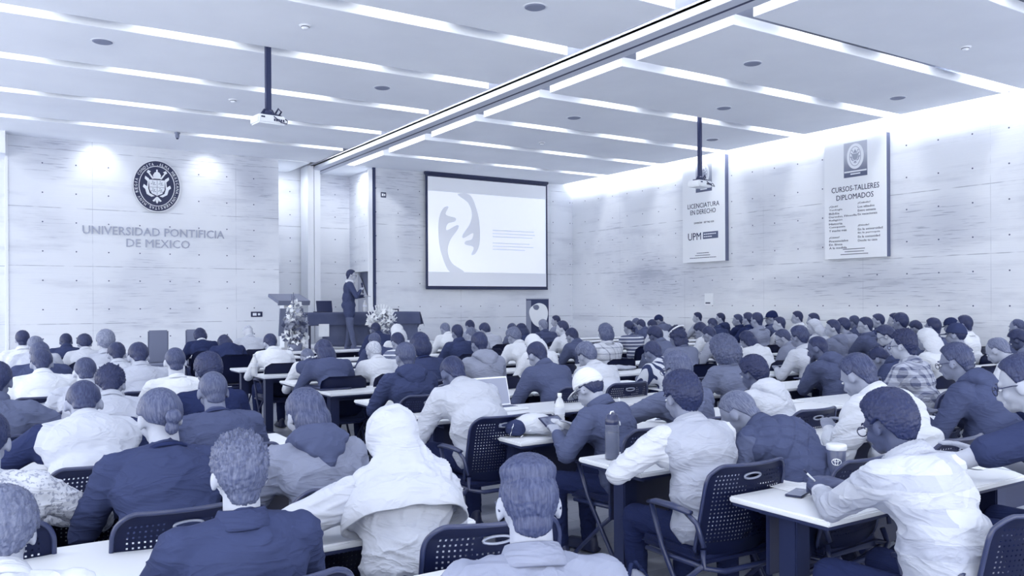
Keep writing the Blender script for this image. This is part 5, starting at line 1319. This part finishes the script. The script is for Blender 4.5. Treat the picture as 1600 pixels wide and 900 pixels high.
P=make_pose(lean=-1,curve=5,hp=6,stand=True,wl=V(-.02,.34,1.14),wr=V(.06,.25,1.27),pl=V(-1,-.5,-.8),pr=V(1,-.3,-1.2))
sp=thing('person','person standing on stage in dark suit and glasses, holding a microphone','person',(6.36,16.12,SZ),R(-106))
hs=1.67/(pose_top(P)+.014); sp.scale=(hs,hs,hs)
body=link('body',body_mesh(P,.011,('rest','curl')),skin(.82),sp)
def suit_skirt(bm,P):
    for s in (-1,1): add_cap(bm,P.P+V(s*.075,.0,.0),P.P+V(s*.08,.01,-.17),.125,.118)
    add_ell(bm,P.P+V(0,0,-.12),(.17,.12,.12))
link('suit_jacket',top_mesh(P,.012,m=.022,amp=.005,extra=suit_skirt),fabric('cloth',.27),sp)
link('trousers',pants_mesh(P,.012),fabric('cloth',.42),sp)
NM=Matrix.Translation(P.N)@P.R3
bm=bmesh.new(); box(bm,-.045,.045,.082,.105,-.36,.03,.01); link('shirt_front',bm_mesh(bm,'shirt_front'),fabric('cloth',.98),sp,NM)
neck=link('collar',shared('collar',collar_mesh),fabric('cloth',.98),sp,NM)
bm=bmesh.new(); poly(bm,[(-.014,.02),(.014,.02),(.022,-.25),(0,-.29),(-.022,-.25)],.104,.110); link('necktie',bm_mesh(bm,'necktie'),fabric('cloth',.3),sp,NM)
for s in (-1,1): link('shoe',shoe_mesh(P,s),mat('shoe_leather',.25,.3),sp)
link('hair',hair_get('short',1,2),hairm(.12),sp,P.HM); link('glasses',shared('glasses',glasses_mesh),m_black,sp,P.HM)
for s in (-1,1):
    link('eye',shared('eye',eye_mesh),mat('eye_white',.85,.3),body,P.HM@Matrix.Translation((s*.031,.083,-.020)))
def held(P,s,root):
    W=P.Wr[s]; f=(P.Wr[s]-P.E[s]).normalized(); return root.matrix_world@(W+f*.09)
bpy.context.view_layer.update()
mp=held(P,1,sp)
t=thing('microphone','dark hand microphone held up to the speaker on stage','microphone',mp)
fwd=(sp.matrix_world.to_3x3()@Vector((0,-.1,1))).normalized(); t.rotation_euler=fwd.to_track_quat('Z','Y').to_euler()
bm=bmesh.new(); lathe(bm,[(0,-.12),(.012,-.12),(.016,.04),(.02,.06),(0,.06)],14); obj('handle',bm,m_black,t,True)
bm=bmesh.new(); lathe(bm,[(.0,.055),(.02,.06),(.026,.08),(.022,.10),(0,.112)],14); obj('grille',bm,m_dark,t,True)

# ================================================================== THINGS ON THE DESKS
DT=.742
def papers(name,label,x,y,rz,w,h,n=1,m=None,z=DT,cat='paper'):
    t=thing(name,label,cat,(x,y,z),rz); rng=random.Random(int(x*100))
    for i in range(n):
        bm=bmesh.new(); box(bm,-w/2,w/2,-h/2,h/2,.0015*i,.0015*i+.0012,M=Matrix.Rotation(rng.uniform(-.15,.15) if i else 0,4,'Z')); s=obj('sheet',bm,m or m_plast,t)
    bm=bmesh.new()
    for i in range(9): box(bm,-w*.4,w*(.4 if i%3 else .2),h*.4-i*h*.09-.001,h*.4-i*h*.09,.0015*n,.0015*n+.0002)
    obj('written_lines',bm,mat('pencil_grey',.6,.8),t)
    return t
papers('paper_sheets','white loose paper sheets on the desk left of the bun',.27,4.05,R(18),.21,.30,3)
papers('open_notebook','open white notebook before the white quilted jacket',5.55,4.55,R(5),.36,.26,3,cat='notebook')
papers('paper_sheets','white sheets on the desk beside the large curly hair',5.45,5.85,R(-8),.21,.3,2)
papers('paper_sheets','white pad under the bare forearm with bracelets',4.22,2.32,R(10),.22,.30,3)
papers('paper_sheets','white papers on the desk near the far left heads',.5,10.25,R(5),.3,.22,2)
papers('paper_sheets','white sheet under the grey sleeve holding a pen',3.5,4.25,R(0),.22,.3,2)
papers('paper_sheets','white sheet on the desk in front of the patchwork sweater',3.08,2.42,R(-6),.21,.28,1)
def phone(label,x,y,rz,tone=.15):
    t=thing('smartphone',label,'phone',(x,y,DT),rz)
    bm=bmesh.new(); box(bm,-.037,.037,-.075,.075,0,.009,.004); b=obj('case',bm,m_black,t)
    bm=bmesh.new(); box(bm,-.033,.033,-.07,.07,.009,.0098); obj('display',bm,mat('phone_glass',tone,.15,spec=.8),t)
    bm=bmesh.new(); box(bm,-.012,.012,.02,.045,.0098,.0102); obj('reflection_mark',bm,m_disc,b)
phone('dark smartphone lying on the desk corner by the tumbler',2.97,2.33,R(-70),.6)
phone('smartphone lying beside the tall sport bottle',2.93,3.30,R(60),.35)
phone('pale smartphone on the desk left of the undercut hair',1.33,2.22,R(-75),.95)
# tall sport bottle
t=thing('sport_bottle','tall translucent sport bottle with loop lid on the desk corner','bottle',(2.817,3.40,DT),R(20))
bm=bmesh.new(); lathe(bm,[(0,0),(.036,0),(.039,.006),(.039,.15),(.036,.165),(.039,.175),(.036,.19)],28); obj('body',bm,glass_m(.4),t,True)
bm=bmesh.new(); lathe(bm,[(0,.004),(.034,.004),(.036,.14),(0,.14)],24); obj('drink',bm,mat('drink',.35,.2),t,True)
bm=bmesh.new(); lathe(bm,[(.037,.185),(.038,.19),(.038,.215),(.033,.22),(.03,.235),(.018,.242),(0,.243)],28); l=obj('lid',bm,m_cframe,t,True)
bm=bmesh.new(); tube(bm,[(.036,0,.205),(.06,0,.20),(.075,0,.185),(.085,0,.17)],[.004,.006,.006,.004]); tube(bm,[(-.02,0,.238),(-.012,0,.252),(.012,0,.252),(.02,0,.238)],.004); obj('strap_loop',bm,m_plast,l,True)
# tumbler with emblem
t=thing('travel_tumbler','grey travel tumbler with pale lid and oval emblem on the desk','tumbler',(3.33,2.40,DT),R(-54))
bm=bmesh.new(); lathe(bm,[(0,0),(.033,0),(.036,.004),(.043,.155),(.040,.158),(0,.15)],36); obj('body',bm,mat('tumbler_grey',.24,.35,spec=.5),t,True)
bm=bmesh.new(); lathe(bm,[(.0435,.146),(.0455,.15),(.0455,.168),(.041,.172),(0,.170)],36); obj('lid',bm,mat('tumbler_lid',.88,.3),t,True)
def wrap(cx,cz,a,b,r=.0012,seg=30,R0=.0405):
    pts=[]
    for k in range(seg):
        u=cx+a*math.cos(2*PI*k/seg); z=cz+b*math.sin(2*PI*k/seg); rad=.036+(z/.155)*.007+.0006; th=u/rad
        pts.append((rad*math.sin(th),-rad*math.cos(th),z))
    bm=bmesh.new(); tube(bm,pts,r,6,closed=True); return bm
for i,(cx,cz,a,b) in enumerate(((0,.095,.021,.015),(0,.1025,.0125,.0062),(0,.095,.0062,.0148))):
    obj('emblem_oval',wrap(cx,cz,a,b,.0014),mat('emblem_white',1.0,.4),t,True)
# bottles
bottle((3.20,4.40,DT),.235,.034,'clear water bottle with white cap beside the white baseball cap',.95,.95)
bottle((2.64,9.62,DT),.25,.036,'clear water bottle on the desk left of the crisp white shirt',.85,.8)
bottle((.29,5.80,0.742),.17,.032,'short clear plastic cup bottle beside the vest wearer at left',.9,.9)
# open laptop turned to the camera
laptop((3.42,5.45,DT),R(4),'open pale laptop between the bent white shirt and slate jacket',.33,105,.5)
laptop((2.86,7.70,DT),R(0),'closed dark laptop lying on the desk behind the lettered vest',.32,178)
# tablet held
W_=next(s for s in SEATS if s[0]=='R32'); P_=W_[2]; bpy.context.view_layer.update()
c_=(W_[1].matrix_world@P_.Wr[-1])*.5+(W_[1].matrix_world@P_.Wr[1])*.5
t=thing('tablet','dark tablet held by the person in white baseball cap','tablet',(c_.x,c_.y+.09,c_.z-.0),R(10))
t.rotation_euler=(R(35),0,R(12))
bm=bmesh.new(); box(bm,-.09,.09,-.125,.125,-.004,.004,.003); b_=obj('case',bm,m_black,t); bm=bmesh.new(); box(bm,-.08,.08,-.112,.112,.004,.005); obj('display',bm,mat('tablet_display',.35,.2,var=.12,vscale=20),b_)
# pens in hands
def pen(label,pid,s,tone,l=.14,tilt=(-.5,.2,.85)):
    q=next(x for x in SEATS if x[0]==pid); P=q[2]; W=P.Wr[s]; f=(W-P.E[s]).normalized()
    p=q[1].matrix_world@(W+f*.085+Vector((0,0,.012)))
    t=thing('pen',label,'pen',p); t.rotation_euler=Vector(tilt).to_track_quat('Z','Y').to_euler()
    bm=bmesh.new(); lathe(bm,[(0,-.04),(.0015,-.038),(.004,-.028),(.0042,l-.04),(.0,l-.038)],10); obj('barrel',bm,mat('pen_barrel',tone,.3),t,True)
    bm=bmesh.new(); lathe(bm,[(.0045,l-.062),(.005,l-.04),(.0,l-.034)],10); obj('cap',bm,m_black if tone>.5 else m_plast,t,True)
pen('white pen in the hand of the patchwork sweater wearer','R83',-1,.98,.15,(-.75,-.1,.5))
pen('white pen standing up from the braceleted hand at right','R87',-1,.98,.15,(-.15,.1,1))
pen('dark pen in the fingers of the grey sleeve','R41',-1,.1,.14,(-.4,.1,.9))
# bracelets
q=next(x for x in SEATS if x[0]=='R87'); P=q[2]; f=(P.Wr[-1]-P.E[-1]).normalized()
for i,dd in enumerate((-.01,-.035,-.06)):
    bm=bmesh.new(); M=Matrix.Translation(P.Wr[-1]+f*dd)@f.to_track_quat('Z','Y').to_matrix().to_4x4()
    tube(bm,[M@Vector((.034*math.cos(a),.034*math.sin(a),0)) for a in [2*PI*k/20 for k in range(20)]],.004 if i else .007,6,closed=True); obj('bracelet',bm,m_black if i!=1 else m_steel,q[1],True)
# R5 vest lettering patch (white stitched strip across the back)
q=next(x for x in SEATS if x[0]=='R5'); P=q[2]; bm=bmesh.new(); M=Matrix.Translation(P.C)@P.R3
for i in range(8): add_ell(bm,M@V(-.10+.028*i,-.152+.0006*(i-3.5)**2,.05+.012*math.sin(i*1.9)),(.014,.012,.012))
link('back_lettering',bm_mesh(bm,'back_lettering',True),fabric('cloth',.97),q[1])
# soft bag on the desk end
def blobthing(name,label,cat,loc,rz,parts,vox=.010,amp=.004):
    t=thing(name,label,cat,loc,rz)
    for nm,prims,m in parts:
        bm=bmesh.new()
        for pr in prims:
            if pr[0]=='e': add_ell(bm,Vector(pr[1]),pr[2])
            else: add_cap(bm,pr[1],pr[2],pr[3],pr[4])
        link(nm,remesh(nm,bm,vox,3,folds(amp,len(nm),1.5)),m,t)
    return t
blobthing('cloth_bag','slouched white and dark cloth bag on the end of the desk','bag',(2.92,4.30,DT),R(-25),[
 ('body',[('e',(0,0,.07),(.15,.10,.07)),('e',(.08,-.03,.06),(.12,.09,.06)),('e',(.17,-.06,.05),(.10,.06,.045))],fabric('cloth',.92)),
 ('dark_side',[('e',(-.12,-.06,.055),(.07,.05,.055)),('e',(-.15,.02,.06),(.05,.07,.055))],fabric('cloth',.2)),
 ('strap',[('c',(-.16,-.10,.01),(-.14,-.11,.09),.006,.006),('c',(-.1,-.13,.008),(-.03,-.12,.05),.006,.006),('c',(.05,.02,.13),(.2,-.02,.12),.006,.006)],fabric('cloth',.97))])
blobthing('folded_jacket','crumpled pale jacket lying on a desk behind the checked blouse','jacket',(6.45,7.80,DT),R(5),[
 ('cloth',[('e',(0,0,.03),(.28,.14,.035)),('e',(.18,-.06,.025),(.2,.09,.028)),('e',(-.15,.04,.035),(.15,.09,.04))],fabric('cloth',.85))],.012,.012)
blobthing('cloth_bundle','large white cloth bundle on a desk at the centre right','cloth',(9.85,8.62,.745),R(0),[
 ('cloth',[('e',(0,0,.07),(.34,.2,.09)),('e',(.15,0,.06),(.2,.15,.08))],fabric('cloth',.98))],.014,.012)
blobthing('backpack','grey glossy backpack standing on the floor beside a desk leg','backpack',(2.42,2.78,0),R(20),[
 ('body',[('e',(0,0,.2),(.14,.10,.2)),('e',(0,-.06,.14),(.12,.07,.13))],mat('bag_gloss',.5,.3,spec=.6)),
 ('front_pocket',[('e',(0,-.10,.14),(.09,.05,.10))],mat('bag_pale',.75,.3)),
 ('strap',[('c',(-.1,.03,.08),(-.12,-.02,.3),.014,.014),('c',(-.12,-.02,.3),(-.02,0,.42),.014,.012),('c',(.1,.03,.08),(.13,-.02,.3),.014,.014),('c',(.13,-.02,.3),(.02,0,.42),.014,.012)],fabric('cloth',.15))],.009,.004)
